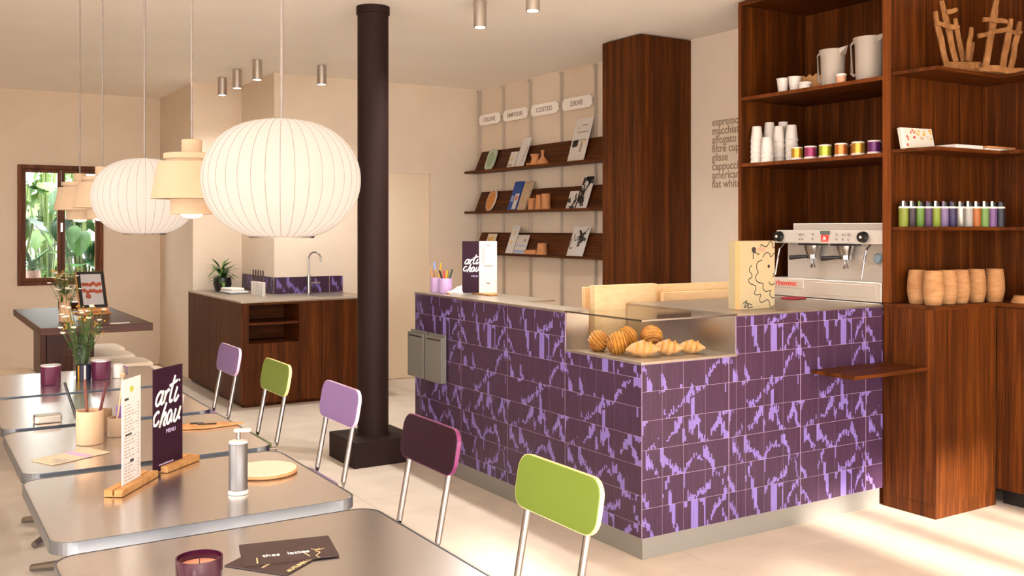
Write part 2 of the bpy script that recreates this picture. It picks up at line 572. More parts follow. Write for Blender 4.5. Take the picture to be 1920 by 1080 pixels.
def leafy(name, label, cat, loc, n, L, W, mats, hgt, spread, lobes=0, stem_r=0.008, group=None, tilt=(-85, 25), pot=None):
    t = thing(name, label, cat, loc, group=group)
    z0 = 0.0
    if pot:
        pr, ph, pm = pot
        MB().lathe([(pr * 0.78, 0), (pr * 1.0, ph * 0.55), (pr * 0.93, ph), (pr * 0.83, ph), (pr * 0.8, ph * 0.85), (0, ph * 0.85)], 20).build('pot', pm, t, True)
        z0 = ph * 0.85
    meshes = [leaf_mesh('leaf', L, W, m, lobes) for m in mats]
    st = MB()
    for i in range(n):
        a = rnd.uniform(0, 2 * PI)
        h = z0 + hgt * rnd.random() ** 0.8
        rr = spread * rnd.random() * (0.3 + 0.7 * (h / (hgt + z0)))
        p = Vector((rr * math.cos(a), rr * math.sin(a), h))
        st.tube([(0.3 * p.x * rnd.random(), 0.3 * p.y * rnd.random(), z0 * 0.9), (p.x * 0.6, p.y * 0.6, z0 + (h - z0) * 0.6), p], stem_r, 5)
        o = bpy.data.objects.new('leaf', rnd.choice(meshes))
        C.objects.link(o)
        o.parent = t
        o.location = p
        o.rotation_euler = (R(rnd.uniform(*tilt)), 0, a - PI / 2)
        k = rnd.uniform(0.65, 1.2)
        o.scale = (k, k, k)
    stuff(st.build('stems', M['stem'], t, True))
    return t

leafy('garden_shrub', 'big split-leaf garden plant filling the left window pane', 'plant', (1.0, 12.6, -0.05), 80, 0.34, 0.15, [M['leaf'], M['leaf2'], M['leaf3']], 2.15, 0.45, 1, 0.012)
leafy('garden_shrub', 'tall light green garden plant behind the middle window post', 'plant', (1.55, 13.3, -0.05), 80, 0.32, 0.14, [M['leaf2'], M['leaf2'], M['leaf']], 2.6, 0.5, 1, 0.012)
leafy('garden_shrub', 'darker broad-leaved garden plant seen through the right window pane', 'plant', (1.85, 12.5, -0.05), 60, 0.30, 0.14, [M['leaf3'], M['leaf'], M['leaf']], 1.75, 0.36, 0, 0.012)
leafy('garden_shrub', 'low pale bush at the foot of the garden wall', 'plant', (1.5, 14.3, -0.05), 34, 0.28, 0.1, [M['leaf2'], M['leaf']], 1.3, 0.6, 0, 0.012)
leafy('potted_fern', 'strappy dark green plant in a pale pink pot outside the left pane', 'plant', (1.235, 11.86, 0.86), 22, 0.24, 0.025, [M['leaf3'], M['leaf']], 0.1, 0.05, 0, 0.004, tilt=(10, 75), pot=(0.085, 0.2, M['pot_pink']))
t = thing('garden_stool', 'slim white metal stand outside under the pink pot', 'stand', (1.235, 11.86, -0.05))
MB().lathe([(0.12, 0.88), (0.12, 0.905)], 20).build('stand_top', M['white'], t, True)
for k in range(3):
    a = k * 2 * PI / 3
    MB().tube([(0.1 * math.cos(a), 0.1 * math.sin(a), 0.88), (0.15 * math.cos(a), 0.15 * math.sin(a), 0)], 0.008, 6).build('leg', M['white'], t, True)
t = thing('garden_post', 'white garden post with a grey panel right of the plants', 'post', (2.12, 13.6, -0.05))
MB().box(-0.03, 0.03, -0.03, 0.03, 0, 2.1).build('post', M['white'], t)
MB().box(0.03, 0.6, -0.015, 0.015, 0.7, 1.5).build('panel', M['metal_grey'], t)

# ------------------------------------------------------------------ black column
t = thing('steel_column', 'tall dark brown round column on a square plinth', 'column', (2.655, 5.98, 0))
MB().box(-0.222, 0.222, -0.215, 0.215, 0, 0.165).build('plinth', M['column'], t, bevel=0.004)
MB().lathe([(0.102, 0.165), (0.102, 2.93)], 40).build('shaft', M['column'], t, True)
MB().lathe([(0.11, 2.93), (0.11, 2.98)], 40).build('collar', M['column'], t, True)
MB().lathe([(0.112, 0.165), (0.112, 0.172)], 40).build('base_ring', M['column'], t, True)

# ------------------------------------------------------------------ ikat tiles
# streaks of the repeat (4 tiles wide, 6 rows high): row, u0, u1, low0, high0, low1, high1
IKAT = [
 (5, 0.0, 0.2, .80, 1.0, .55, .80), (5, .2, .52, 0, .55, 0, .38), (5, .93, 1.05, .12, .7, .05, .6), (5, 1.05, 1.22, 0, .45, 0, .25), (5, 1.86, 1.95, 0, .12, 0, .12),
 (5, 2.35, 2.45, 0, .15, 0, .2), (5, 3.02, 3.12, .02, .35, .12, .4), (5, 3.12, 3.3, .25, .62, .4, .68), (5, 3.3, 3.6, .5, .75, .75, 1.0), (5, 3.72, 4.0, .72, 1.0, .62, 1.0),
 (0, 1.33, 1.5, .65, 1, .6, 1), (0, 1.45, 1.62, .2, 1, .18, 1), (0, 1.6, 1.78, 0, .36, 0, .15), (0, 2.0, 2.15, .72, 1, .8, 1), (0, 2.35, 2.66, 0, 1, 0, 1),
 (0, 2.75, 3.0, .8, 1, .75, 1), (0, 2.97, 3.01, 0, .9, 0, .9), (0, 2.82, 2.9, 0, .18, 0, .12), (0, 3.08, 3.18, 0, .18, 0, .22), (0, 3.22, 3.36, .15, .42, .25, .55), (0, 3.36, 3.5, .35, .72, .45, .8),
 (0, 3.5, 3.7, .5, .88, .68, .95), (0, 3.7, 3.9, .72, 1, .78, 1), (0, 3.74, 3.86, .08, .5, .12, .4), (0, 3.86, 4.0, 0, .22, 0, .1), (0, 0.02, .2, .42, .72, .38, .68), (0, .2, .4, .18, .6, .1, .4), (0, .4, .58, 0, .32, 0, .12),
 (1, 0.0, .15, .2, .62, .12, .5), (1, .15, .35, 0, .42, 0, .2), (1, .97, 1.08, .28, .52, .3, .55), (1, 1.1, 1.2, .5, .95, .5, .9), (1, 1.2, 1.35, .8, 1, .78, 1), (1, 1.3, 1.44, 0, .5, 0, .45), (1, 1.98, 2.03, .5, 1, .5, 1),
 (1, 2.15, 2.28, .05, .38, .02, .28), (1, 2.28, 2.62, 0, .25, .02, .28), (1, 2.62, 3.0, .05, .3, .2, .45), (1, 2.98, 3.2, .2, .48, .3, .68), (1, 3.26, 3.36, .62, 1, .7, 1), (1, 3.36, 3.7, .85, 1, .66, .86), (1, 3.7, 3.8, .25, .75, .2, .6), (1, 3.8, 3.95, .05, .35, 0, .22), (1, 3.8, 3.9, .78, 1, .85, 1), (1, 3.95, 4.0, .4, .65, .4, .6),
 (2, .18, .36, .35, 1, .35, .92), (2, .36, .55, .36, .78, .28, .62), (2, .55, .72, .12, .4, .1, .32), (2, .72, .9, .02, .22, 0, .18), (2, .9, 1.05, .38, 1, .36, 1), (2, 1.05, 1.25, .32, .82, .32, .72), (2, 1.25, 1.48, .28, .58, .18, .5), (2, 1.45, 1.68, .08, .46, .04, .36), (2, 1.68, 1.9, 0, .3, 0, .18), (2, 1.9, 2.1, 0, .12, 0, .25),
 (2, 2.1, 2.3, .08, .42, .25, .56), (2, 2.3, 2.6, .34, .6, .44, .66), (2, 2.6, 2.88, .42, .66, .34, .56), (2, 2.88, 3.1, .45, .92, .38, .84), (2, 3.1, 3.25, .28, .66, .2, .5), (2, 3.25, 3.38, .02, .5, 0, .4),
 (3, 0.0, .28, .8, 1, .88, 1), (3, -.0, .08, .5, .98, .55, .9), (3, .3, .7, .0, .14, .02, .24), (3, .75, .88, .2, .44, .22, .42), (3, 1.1, 1.38, .12, .34, .22, .42), (3, 1.38, 1.55, .28, .52, .38, .66), (3, 1.55, 1.72, .38, .86, .44, .94), (3, 1.72, 1.97, .6, 1, .68, 1), (3, 1.97, 2.1, .1, .6, .18, .45),
 (3, 2.2, 2.34, .38, .82, .45, .86), (3, 2.34, 2.52, .34, 1, .38, .98), (3, 2.52, 2.8, .55, .96, .62, .9), (3, 2.66, 2.78, .12, .66, .1, .5), (3, 2.8, 3.02, 0, .34, 0, .2), (3, 3.05, 3.12, 0, .2, 0, .15), (3, 3.2, 3.34, .18, .46, .25, .55), (3, 3.34, 3.5, .3, .72, .4, .85), (3, 3.5, 3.66, .48, .94, .55, 1), (3, 3.66, 3.84, .14, .8, .1, .55), (3, 3.8, 3.98, 0, .42, 0, .22), (3, 3.72, 4.0, .84, 1, .82, 1),
 (4, 3.82, 3.9, .62, 1, .7, 1), (4, .78, 1.1, .88, 1, .86, 1), (4, 2.1, 2.28, .42, .86, .46, .9), (4, 2.3, 2.45, .7, 1, .72, 1), (4, 2.45, 2.8, .74, .98, .86, 1), (4, 2.32, 2.5, 0, .62, 0, .6), (4, 1.06, 1.16, .08, .36, .06, .3), (4, 1.16, 1.5, 0, .22, .06, .3), (4, 1.5, 1.78, .12, .38, .22, .46), (4, 1.78, 2.08, .28, .52, .44, .68), (4, 2.82, 3.0, .86, 1, .9, 1),
]
NC = 18

def ikat_runs(row, u, seed):
    """light intervals (v0, v1) of one thread column"""
    out = []
    j = random.Random(seed)
    for (r, u0, u1, l0, h0, l1, h1) in IKAT:
        if r != row or not (u0 <= u < u1):
            continue
        t = (u - u0) / (u1 - u0)
        lo, hi = l0 + (l1 - l0) * t, h0 + (h1 - h0) * t
        if lo > 0.01:
            lo += j.uniform(-0.10, 0.09)
        if hi < 0.99:
            hi += j.uniform(-0.12, 0.10)
        if u1 - u0 < 0.29 or hi - lo < 0.9:
            lo, hi = lo + (0.045 if lo > 0.01 else 0), hi - (0.06 if hi < 0.99 else 0)
        lo, hi = max(0, lo), min(1, hi)
        if hi - lo > 0.03:
            out.append((lo, hi))
    out.sort()
    m = []
    for a, b_ in out:
        if m and a <= m[-1][1]:
            m[-1] = (m[-1][0], max(b_, m[-1][1]))
        else:
            m.append((a, b_))
    return m

def tile_mesh(w, h, col, row, ua=0.0, ub=1.0, va=0.0, vb=1.0, seed=0):
    """tile front in the local x-z plane facing -y, 6 mm deep; light thread streaks get the lilac glaze"""
    mb = MB()
    D = 0.0012
    for i in range(NC):
        x0, x1 = w * i / NC, w * (i + 1) / NC
        u = col + ua + (ub - ua) * (i + 0.5) / NC
        cuts = []
        for a, b_ in ikat_runs(row, u, hash((row, int(u * 60), seed % 3)) & 0xffff):
            a, b_ = (a - va) / (vb - va), (b_ - va) / (vb - va)
            a, b_ = max(0, a), min(1, b_)
            if b_ - a > 0.02:
                cuts.append((a, b_))
        z = 0.0
        for a, b_ in cuts:
            if a > z:
                mb.quad([(x0, 0, z * h), (x1, 0, z * h), (x1, 0, a * h), (x0, 0, a * h)], 0)
            mb.quad([(x0, 0, a * h), (x1, 0, a * h), (x1, 0, b_ * h), (x0, 0, b_ * h)], 1)
            z = b_
        if z < 1:
            mb.quad([(x0, 0, z * h), (x1, 0, z * h), (x1, 0, h), (x0, 0, h)], 0)
    mb.quad([(0, D, 0), (0, 0, 0), (0, 0, h), (0, D, h)])
    mb.quad([(w, 0, 0), (w, D, 0), (w, D, h), (w, 0, h)])
    mb.quad([(0, 0, h), (w, 0, h), (w, D, h), (0, D, h)])
    mb.quad([(0, D, 0), (w, D, 0), (w, 0, 0), (0, 0, 0)])
    return mb.mesh('tile', [M['tile'], M['tile_lilac']])

def lay(parent, cols, rows, place, rz):
    """cols: (a, b, col, ua, ub); rows: (z0, z1, row, va, vb)"""
    G = 0.0022
    for ci, (a, b_, col, ua, ub, ztop) in enumerate(cols):
        for ri, (z0, z1, row, va, vb) in enumerate(rows):
            if z0 >= ztop - 0.01:
                continue
            if z1 > ztop:
                vb = va + (vb - va) * (ztop - z0) / (z1 - z0)
                z1 = ztop
            w, h = abs(b_ - a) - (G if (col + ub) % 4 > 0.01 else 2 * G), z1 - z0 - G * 0.8
            o = bpy.data.objects.new('tile', tile_mesh(w, h, col, row, ua, ub, va, vb, ci // 4))
            C.objects.link(o)
            o.parent = parent
            o.location = place(a, z0 + G / 2)
            o.rotation_euler = (0, 0, rz)

# ------------------------------------------------------------------ service counter
CX, CY, CT = 2.875, 3.48, 1.10
t = thing('service_counter', 'long L-shaped counter faced with purple streaked tiles', 'counter', (CX, CY, 0))
def cpart(name, m, bb, bevel=0.0):
    x0, x1, y0, y1, z0, z1 = bb
    return MB().box(x0 - CX, x1 - CX, y0 - CY, y1 - CY, z0, z1).build(name, M[m], t, bevel=bevel)
I = 0.0013
cpart('left_arm', 'tile_core', (CX + I, 3.02, 4.087, 5.80, 0.1, 1.088))
cpart('right_arm', 'tile_core', (3.4665, 4.57, CY + I, 4.32, 0.1, 1.088))
cpart('corner_body', 'tile_core', (CX + I, 3.466, CY + I, 4.087, 0.1, 0.895))
cpart('plinth', 'plinth', (CX + 0.012, 3.0, 4.0, 5.79, 0, 0.098))
cpart('plinth', 'plinth', (CX + 0.012, 4.56, CY + 0.012, 4.0, 0, 0.098))
cpart('worktop', 'zinc', (CX - 0.004, 3.27, 4.75, 5.806, 1.09, 1.102), 0.002)
cpart('worktop', 'zinc', (CX - 0.004, 3.03, 4.087, 4.75, 1.09, 1.102), 0.002)
cpart('worktop', 'zinc', (3.466, 4.572, CY - 0.004, 4.32, 1.09, 1.102), 0.002)
cpart('display_floor', 'zinc', (CX - 0.006, 3.472, CY - 0.006, 4.087, 0.896, 0.908), 0.002)
cpart('display_side', 'steel', (CX + 0.004, 3.02, 4.083, 4.0865, 0.908, 1.09))
cpart('display_side', 'steel', (3.462, 3.466, CY + 0.004, 4.32, 0.909, 1.0895))
cpart('back_shelf', 'zinc', (3.03, 3.46, 4.1, 5.7, 0.86, 0.88))
cpart('back_shelf', 'zinc', (3.46, 4.55, 4.325, 4.56, 0.86, 0.88))
gl = M['glass']
MB().box(CX - 0.004 - CX, 3.464 - CX, -0.004, 0.600, 1.094, 1.100).build('display_glass', gl, t)
MB().box(-0.003, 0.001, 0.002, 0.600, 0.909, 1.093).build('display_glass', gl, t)
MB().box(0.003, 3.464 - CX, -0.003, 0.001, 0.909, 1.093).build('display_glass', gl, t)
for bb in ((-0.006, 0.0005, -0.006, 0.606, 1.0935, 1.1015), (0.0005, 3.468 - CX, -0.006, 0.0005, 1.0935, 1.1015)):
    MB().box(*bb).build('glass_edge', M['chrome'], t)
# tiles: left face (seen from -X), columns run toward the camera
LJ = [5.80, 5.73, 5.593, 5.46, 5.324, 5.179, 5.033, 4.913, 4.778, 4.648, 4.51, 4.373, 4.232, 4.09, 3.96, 3.826, 3.684, 3.4815]
cols = []
for i in range(len(LJ) - 1):
    a, b_ = LJ[i], LJ[i + 1]
    zt = 0.894 if b_ < 4.05 else 1.088
    if i == 0:
        cols.append((a, b_, 3, 0.5, 1.0, zt))
    else:
        cols.append((a, b_, (i - 1) % 4, 0.0, 1.0, zt))
ROW = 0.134
rows = [(0.1, 0.162, 0, 0.54, 1.0)] + [(0.162 + ROW * k, 0.162 + ROW * (k + 1), (k + 1) % 6, 0, 1) for k in range(6)] + [(0.966, 1.088, 1, 0.0, 0.91)]
lay(t, cols, rows, lambda a, z: (0, a - 0.001 - CY, z), -PI / 2)
RJ = [2.8765, 2.997, 3.127, 3.265, 3.42, 3.53, 3.66, 3.795, 3.923, 4.058, 4.183, 4.319, 4.433, 4.573]
cols = [(RJ[i], RJ[i + 1], i % 4, 0.0, 1.0, 0.894 if RJ[i + 1] < 3.47 else 1.088) for i in range(len(RJ) - 1)]
cols[4] = (3.468, 3.53, 0, 0.42, 1.0, 1.088)
cols.insert(4, (3.42, 3.468, 0, 0.0, 0.42, 0.894))
rows = [(0.1 + 0.134 * k, 0.1 + 0.134 * (k + 1), k % 6, 0, 1) for k in range(7)] + [(1.038, 1.088, 1, 0.0, 0.37)]
lay(t, cols, rows, lambda a, z: (a + 0.001 - CX, 0, z), 0)

# hinged steel pockets at the far end of the counter
for k, (y1, y0) in enumerate(((5.825, 5.602), (5.574, 5.352))):
    p = thing('wall_pocket', ['grey metal pocket hung on the tiles, the farther one', 'grey metal pocket hung on the tiles, the nearer one'][k], 'rack', (2.868, (y0 + y1) / 2, 0.558), group='metal pockets on the counter')
    w = (y1 - y0) / 2
    MB().box(-0.012, 0, -w, w, 0, 0.30).build('back_plate', flat('pocket_grey', 122, 118, 110, 0.45, 0.2), p, bevel=0.002)
    MB().box(-0.036, -0.03, -w, w, 0, 0.285).build('front_plate', M['pocket_grey'], p, bevel=0.002)
    MB().box(-0.03, -0.012, -w, -w + 0.004, 0, 0.285).box(-0.03, -0.012, w - 0.004, w, 0, 0.285).box(-0.03, -0.012, -w, w, 0, 0.004).build('rim', M['pocket_grey'], p)
    MB().box(-0.0375, -0.036, -w + 0.02, w - 0.03, 0.262, 0.270).build('slot', M['black'], p)

# ------------------------------------------------------------------ things on and behind the counter
CZ = 1.1025
def script(name, parent, loc, rot, sc, clip):
    L = []
    # "arti"
    L.append([(.07, .65), (.0, .68), (-.08, .60), (-.09, .48), (-.02, .45), (.05, .54), (.09, .69), (.07, .56), (.07, .46), (.13, .47)])
    L.append([(.17, .68), (.15, .46), (.17, .58), (.23, .68), (.28, .66)])
    L.append([(.40, .92), (.33, .60), (.34, .46), (.42, .48)])
    L.append([(.26, .74), (.50, .82)])
    L.append([(.52, .70), (.47, .50), (.52, .45), (.60, .54)])
    L.append([(.545, .80), (.56, .825)])
    # "chau"
    L.append([(.05, .30), (-.0, .33), (-.08, .26), (-.08, .14), (.0, .10), (.08, .17)])
    L.append([(.24, .46), (.17, .26), (.12, .04), (.17, .20), (.24, .28), (.27, .22), (.24, .08), (.30, .07)])
    L.append([(.45, .26), (.39, .30), (.33, .22), (.33, .10), (.40, .08), (.46, .24), (.46, .12), (.50, .08)])
    L.append([(.57, .30), (.54, .12), (.60, .08), (.67, .18), (.71, .32), (.69, .14), (.75, .10)])
    L = [[(0.98 * x + 0.24 * (z - 0.4), z) for x, z in l] for l in L]
    return strokes(name, L, 0.0045 * sc / 0.17, M['ink_white'], parent, loc, rot, sc, clip)

# menu cards in a wooden block on the counter
t = thing('counter_menu', 'aubergine and white menu cards in a block on the counter', 'menu', (3.11, 5.31, CZ), 0)
MB().box(-0.03, 0.03, -0.12, 0.13, 0, 0.012).build('base', M['oak'], t, bevel=0.002)
a_ = R(-32)
pc = MB().box(0, 0.105, -0.0015, 0.0015, 0, 0.325).build('purple_card', M['card_purple'], t, loc=(-0.112, 0.075, 0.012), rot=(0, 0, a_))
script('script_lettering', pc, (0.026, -0.0022, 0.125), (0, 0, 0), 0.125, (-0.026, 0.079))
text('menu_word', 'MENU', 0.016, (0.055, -0.002, 0.10), FACE_Y, M['ink_lilac'], pc)
wc = MB().box(0, 0.112, -0.0015, 0.0015, 0, 0.325).build('white_card', M['paper'], t, loc=(-0.112 + 0.106 * math.cos(a_), 0.075 + 0.106 * math.sin(a_), 0.012), rot=(0, 0, a_ + R(-2)))
MB().box(0.05, 0.068, -0.0022, -0.0016, 0.295, 0.302).box(0.03, 0.085, -0.0022, -0.0016, 0.165, 0.172).box(0.045, 0.068, -0.0022, -0.0016, 0.055, 0.066).build('print_lines', M['ink_grey'], wc)
for k in range(9):
    z = 0.28 - k * 0.011
    MB().box(0.014, 0.03 + 0.01 * rnd.random(), -0.0021, -0.0016, z, z + 0.003).build('print_line', M['ink_grey'], wc)

def pen_cup(loc, r, h, label, pens):
    c = thing('pen_cup', label, 'cup', loc, group='lilac pen cups on the counter')
    MB().lathe([(r * 0.9, 0), (r, 0.01), (r, h), (r * 0.9, h), (r * 0.88, 0.012), (0, 0.012)], 24).build('cup', M['lilac_cup'], c, True)
    for k, (col, dx, dy, hh, lab) in enumerate(pens):
        p = tag(MB().tube([(loc[0] + dx * 0.4 * r, loc[1] + dy * 0.4 * r, loc[2] + 0.016), (loc[0] + dx * r * 0.8, loc[1] + dy * r * 0.8, loc[2] + h), (loc[0] + dx * r * 1.3, loc[1] + dy * r * 1.3, loc[2] + hh)], 0.006, 6).build('pen', col, None, True), lab, 'pen', 'pens in the lilac cups')
pen_cup((2.955, 5.66, CZ), 0.034, 0.098, 'lilac cup of pens at the far end of the counter', [
    (flat('pen_blue', 120, 140, 190), -.1, .3, .2, 'grey-blue pen in the farther lilac cup'), (M['yellow'], .7, -.3, .19, 'yellow pen in the farther lilac cup'), (M['oak'], -.8, .1, .155, 'wooden pencil leaning left in the farther lilac cup'), (M['oak'], -.3, -.3, .15, 'wooden pencil at the middle of the farther lilac cup')])
pen_cup((2.96, 5.535, CZ), 0.043, 0.098, 'larger lilac cup of crayons on the counter, nearer the menu cards', [
    (M['aubergine'], -.7, .2, .15, 'aubergine crayon in the nearer lilac cup'), (M['red'], -.2, .1, .148, 'red crayon in the nearer lilac cup'), (M['yellow'], .1, -.2, .148, 'yellow crayon in the nearer lilac cup'), (M['leaf'], .4, .2, .15, 'mid green crayon in the nearer lilac cup'), (M['leaf3'], .8, -.1, .155, 'dark green crayon leaning right in the nearer lilac cup')])
# crumpled tissue and small wooden clip
mb = MB()
n = 7
gx = [[(-0.075 + 0.15 * i / n, -0.05 + 0.1 * j / n, 0.012 + 0.035 * math.sin(PI * i / n) * math.sin(PI * j / n) + rnd.uniform(0, 0.012)) for j in range(n + 1)] for i in range(n + 1)]
for i in range(n):
    for j in range(n):
        mb.quad([gx[i][j], gx[i + 1][j], gx[i + 1][j + 1], gx[i][j + 1]])
for i in range(n):
    for (p, q) in ((gx[i][0], gx[i + 1][0]), (gx[i + 1][n], gx[i][n]), (gx[0][i + 1], gx[0][i]), (gx[n][i], gx[n][i + 1])):
        mb.quad([(p[0], p[1], 0), (q[0], q[1], 0), q, p])
tag(mb.build('paper_napkin', M['paper'], None, loc=(3.02, 5.44, CZ), rot=(0, 0, 0.3)), 'crumpled white napkin between the lilac cups and menu cards', 'napkin')
tag(MB().box(-0.02, 0.02, -0.012, 0.012, 0, 0.014).build('eraser', M['oak'], None, bevel=0.003, loc=(2.95, 5.455, CZ)), 'small brown block beside the larger lilac cup', 'eraser')

# plywood boards behind the display
tag(MB().box(3.255, 3.70, 4.345, 4.39, 0.8805, 1.202).build('plywood_board', M['pale_wood'], None, bevel=0.002), 'large pale plywood board standing right behind the pastries', 'board', 'plywood boards behind the display')
tag(MB().box(3.30, 4.53, 4.50, 4.53, 0.8805, 1.184).build('plywood_board', M['pale_wood'], None, bevel=0.002), 'rear plywood board below the tall cabinet', 'board', 'plywood boards behind the display')
tag(MB().box(3.80, 4.40, 4.40, 4.43, 0.8805, 1.143).build('plywood_board', M['pale_wood'], None, bevel=0.002), 'low plywood board beside the cardboard box with the drawn face', 'board', 'plywood boards behind the display')

# box with a line-drawn face
t = thing('face_box', 'cream box with a line-drawn curly-haired face on the counter', 'box', (3.76, 3.66, CZ), 0)
bx = flat('cream_card', 168, 152, 118, 0.8)
MB().box(-0.125, 0.125, -0.04, 0.045, 0, 0.352).build('carton', bx, t, bevel=0.002)
MB().box(-0.1262, -0.125, -0.04, -0.005, 0.001, 0.351).build('side_stripe', flat('tan_card', 214, 168, 112, 0.7), t)
def pxl(*pp):
    return [((x - 205) / 455 * 0.25 - 0.125, (1000 - y) / 930 * 0.352) for x, y in pp]
L = [pxl((470, 150), (480, 120), (510, 140), (550, 145), (590, 85), (620, 90), (635, 165), (658, 150)),
     pxl((372, 315), (374, 240), (410, 230), (440, 255), (452, 235)),
     pxl((350, 400), (325, 440), (325, 480), (352, 525), (350, 565), (312, 595), (330, 645), (400, 680), (405, 730), (385, 780), (420, 805), (470, 800), (455, 870), (480, 912), (550, 880), (580, 900), (590, 960), (615, 988), (658, 955)),
     pxl((498, 300), (530, 240), (580, 240), (605, 290), (640, 250), (658, 242)),
     pxl((490, 330), (430, 360), (415, 420), (425, 470), (438, 500), (405, 550), (415, 610), (450, 640), (500, 655), (500, 720), (540, 765), (600, 755), (590, 810), (620, 850), (658, 856)),
     pxl((630, 515), (648, 545), (630, 572)), pxl((580, 630), (600, 672), (635, 670), (658, 650)),
     pxl((240, 915), (290, 880), (255, 970), (310, 930), (300, 975), (365, 965)), pxl((270, 905), (330, 925), (355, 940))]
strokes('face_drawing', L, 0.0025, M['ink'], t, (0, -0.0407, 0))
mb = MB()
for (x, y, r) in ((577, 420, 16), (380, 190, 28)):
    (a, b_) = pxl((x, y))[0]
    mb.lathe([(r / 455 * 0.25, 0.0), (r / 455 * 0.25, 0.0006)], 10, (a, b_, 0))
o = mb.build('ink_dots', M['ink'], t, loc=(0, -0.0402, 0), rot=(PI / 2, 0, 0))
MB().quad([(pxl((415, 160))[0][0], -0.0406, pxl((415, 160))[0][1]), (pxl((430, 215))[0][0], -0.0406, pxl((430, 215))[0][1]), (pxl((545, 215))[0][0], -0.0406, pxl((545, 215))[0][1]), (pxl((520, 155))[0][0], -0.0406, pxl((520, 155))[0][1])]).build('sticker', flat('tape', 168, 132, 108), t)

# pastries
def roll(loc, r, label, rz, tip):
    mb = MB()
    prof = []
    n = 18
    for i in range(n + 1):
        a = PI * i / n
        rr = r * math.sin(a) ** 0.8 * (1 + 0.07 * (1 if i % 2 else -1))
        prof.append((max(rr, 0.0005), -r * 0.95 * math.cos(a)))
    mb.lathe(prof, 22, fn=lambda a, z: 1 + 0.05 * math.sin(3 * a + z * 60))
    o = mb.build('pastry_roll', M['pastry'], None, True, loc=(loc[0], loc[1], loc[2] + r * 0.93), rot=(R(tip), R(25), rz))
    tag(o, label, 'pastry', 'pastries in the display')
    for i in range(2, n - 1, 2):
        rr, zz = prof[i][0] * 1.01, prof[i][1]
        ring = [(rr * (1 + 0.05 * math.sin(3 * a + zz * 60)) * math.cos(a), rr * (1 + 0.05 * math.sin(3 * a + zz * 60)) * math.sin(a), zz) for a in [R(15 * q_) for q_ in range(25)]]
        MB().tube(ring, 0.0022, 5, cap=False).build('layer', flat('layer_crust', 134, 76, 22), o, True)
    # glazed swirl on the cut end
    pts = [(r * 0.9 * (k / 30) * math.cos(k * 0.55), r * 0.9 * (k / 30) * math.sin(k * 0.55), -r * 0.95 * math.sqrt(max(0.03, 1 - (0.8 * k / 30) ** 2)) - 0.001) for k in range(4, 31)]
    MB().tube(pts, 0.004, 6).build('swirl', flat('swirl_crust', 150, 86, 26), o, True)
    return o
roll((2.965, 3.925, 0.909), 0.052, 'round glazed roll at the left end of the pastries', 0.4, 40)
roll((2.968, 3.775, 0.909), 0.056, 'largest spiral roll, second pastry from the left', 0.9, 75)
roll((3.15, 3.93, 0.915), 0.053, 'spiral roll at the back, third round one from the left', 1.2, 55)
roll((3.27, 3.88, 0.915), 0.055, 'rightmost of the round spiral rolls, behind the croissants', 2.0, 35)
def croissant(loc, ln, r, label, rz):
    mb = MB()
    n = 16
    pts, rs = [], []
    for i in range(n + 1):
        u = i / n * 2 - 1
        pts.append((ln / 2 * u, -0.022 * u * u * (1 if True else 0), r * 0.95))
        rs.append(max(0.003, r * (1 - abs(u) ** 1.7) * (1.0 + 0.08 * math.cos(u * 11)) + 0.004))
    mb.tube(pts, rs, 14)
    o = mb.build('croissant', M['crust'], None, True, loc=loc, rot=(0, 0, rz))
    tag(o, label, 'pastry', 'pastries in the display')
    for u in (-0.38, 0.0, 0.38):
        rr = r * (1 - abs(u) ** 1.7) + 0.005
        ring = [(ln / 2 * u + 0.008 * math.sin(a), -0.022 * u * u + rr * math.cos(a), r * 0.95 + rr * math.sin(a)) for a in [R(-20 + 22 * k) for k in range(11)]]
        MB().tube(ring, 0.0045, 6).build('ridge', M['pastry'], o, True)
    return o
croissant((3.005, 3.635, 0.910), 0.165, 0.036, 'front pale croissant at the corner of the glass case', -0.5)
croissant((3.145, 3.615, 0.910), 0.15, 0.035, 'middle pale croissant in the glass case', -0.6)
croissant((3.285, 3.605, 0.910), 0.135, 0.030, 'rightmost small croissant in the glass case', -0.6)

# ------------------------------------------------------------------ tall cabinet by the shelf wall
t = thing('tall_cabinet', 'tall dark wood cabinet reaching the ceiling beside the wall shelves', 'cabinet', (4.957, 5.94, 0))
MB().box(-0.245, 0.241, -0.228, 0.228, 0.08, 2.972).build('body', M['wood_v'], t, bevel=0.003)
MB().box(-0.225, 0.24, -0.21, 0.21, 0, 0.08).build('plinth', M['wood_v'], t)
MB().box(-0.262, -0.247, -0.228, 0.228, 0.085, 2.972).build('door', M['wood_v'], t, bevel=0.002)
MB().box(-0.262, 0.241, -0.240, -0.2285, 0.085, 2.972).build('side_panel', M['wood_v'], t, bevel=0.002)

# ------------------------------------------------------------------ shelf wall
t = thing('wall_shelf_unit', 'three dark wood display ledges on slim metal wall uprights', 'shelf', (XW, 7.9, 0))
UY = [8.93, 8.455, 7.955, 7.43, 6.91]
for y in UY:
    u = MB().box(-0.03, -0.002, y - 7.9 - 0.009, y - 7.9 + 0.009, 0.5, 2.955).build('upright', M['upright'], t, bevel=0.002)
    MB().box(-0.042, -0.001, y - 7.9 - 0.014, y - 7.9 + 0.014, 2.94, 2.962).build('cap', M['upright'], u)
SHZ = [2.088, 1.672, 1.252]
for z in SHZ:
    s0 = MB().box(-0.19, -0.031, 6.58 - 7.9, 8.955 - 7.9, z, z + 0.024).build('ledge', M['wood_y'], t, bevel=0.002)
    MB().prism([(-0.135, z + 0.025), (-0.12, z + 0.025), (-0.034, z + 0.225), (-0.049, z + 0.225)], 6.6 - 7.9, 8.83 - 7.9, plane='xz').build('back_board', M['wood_y'], s0)

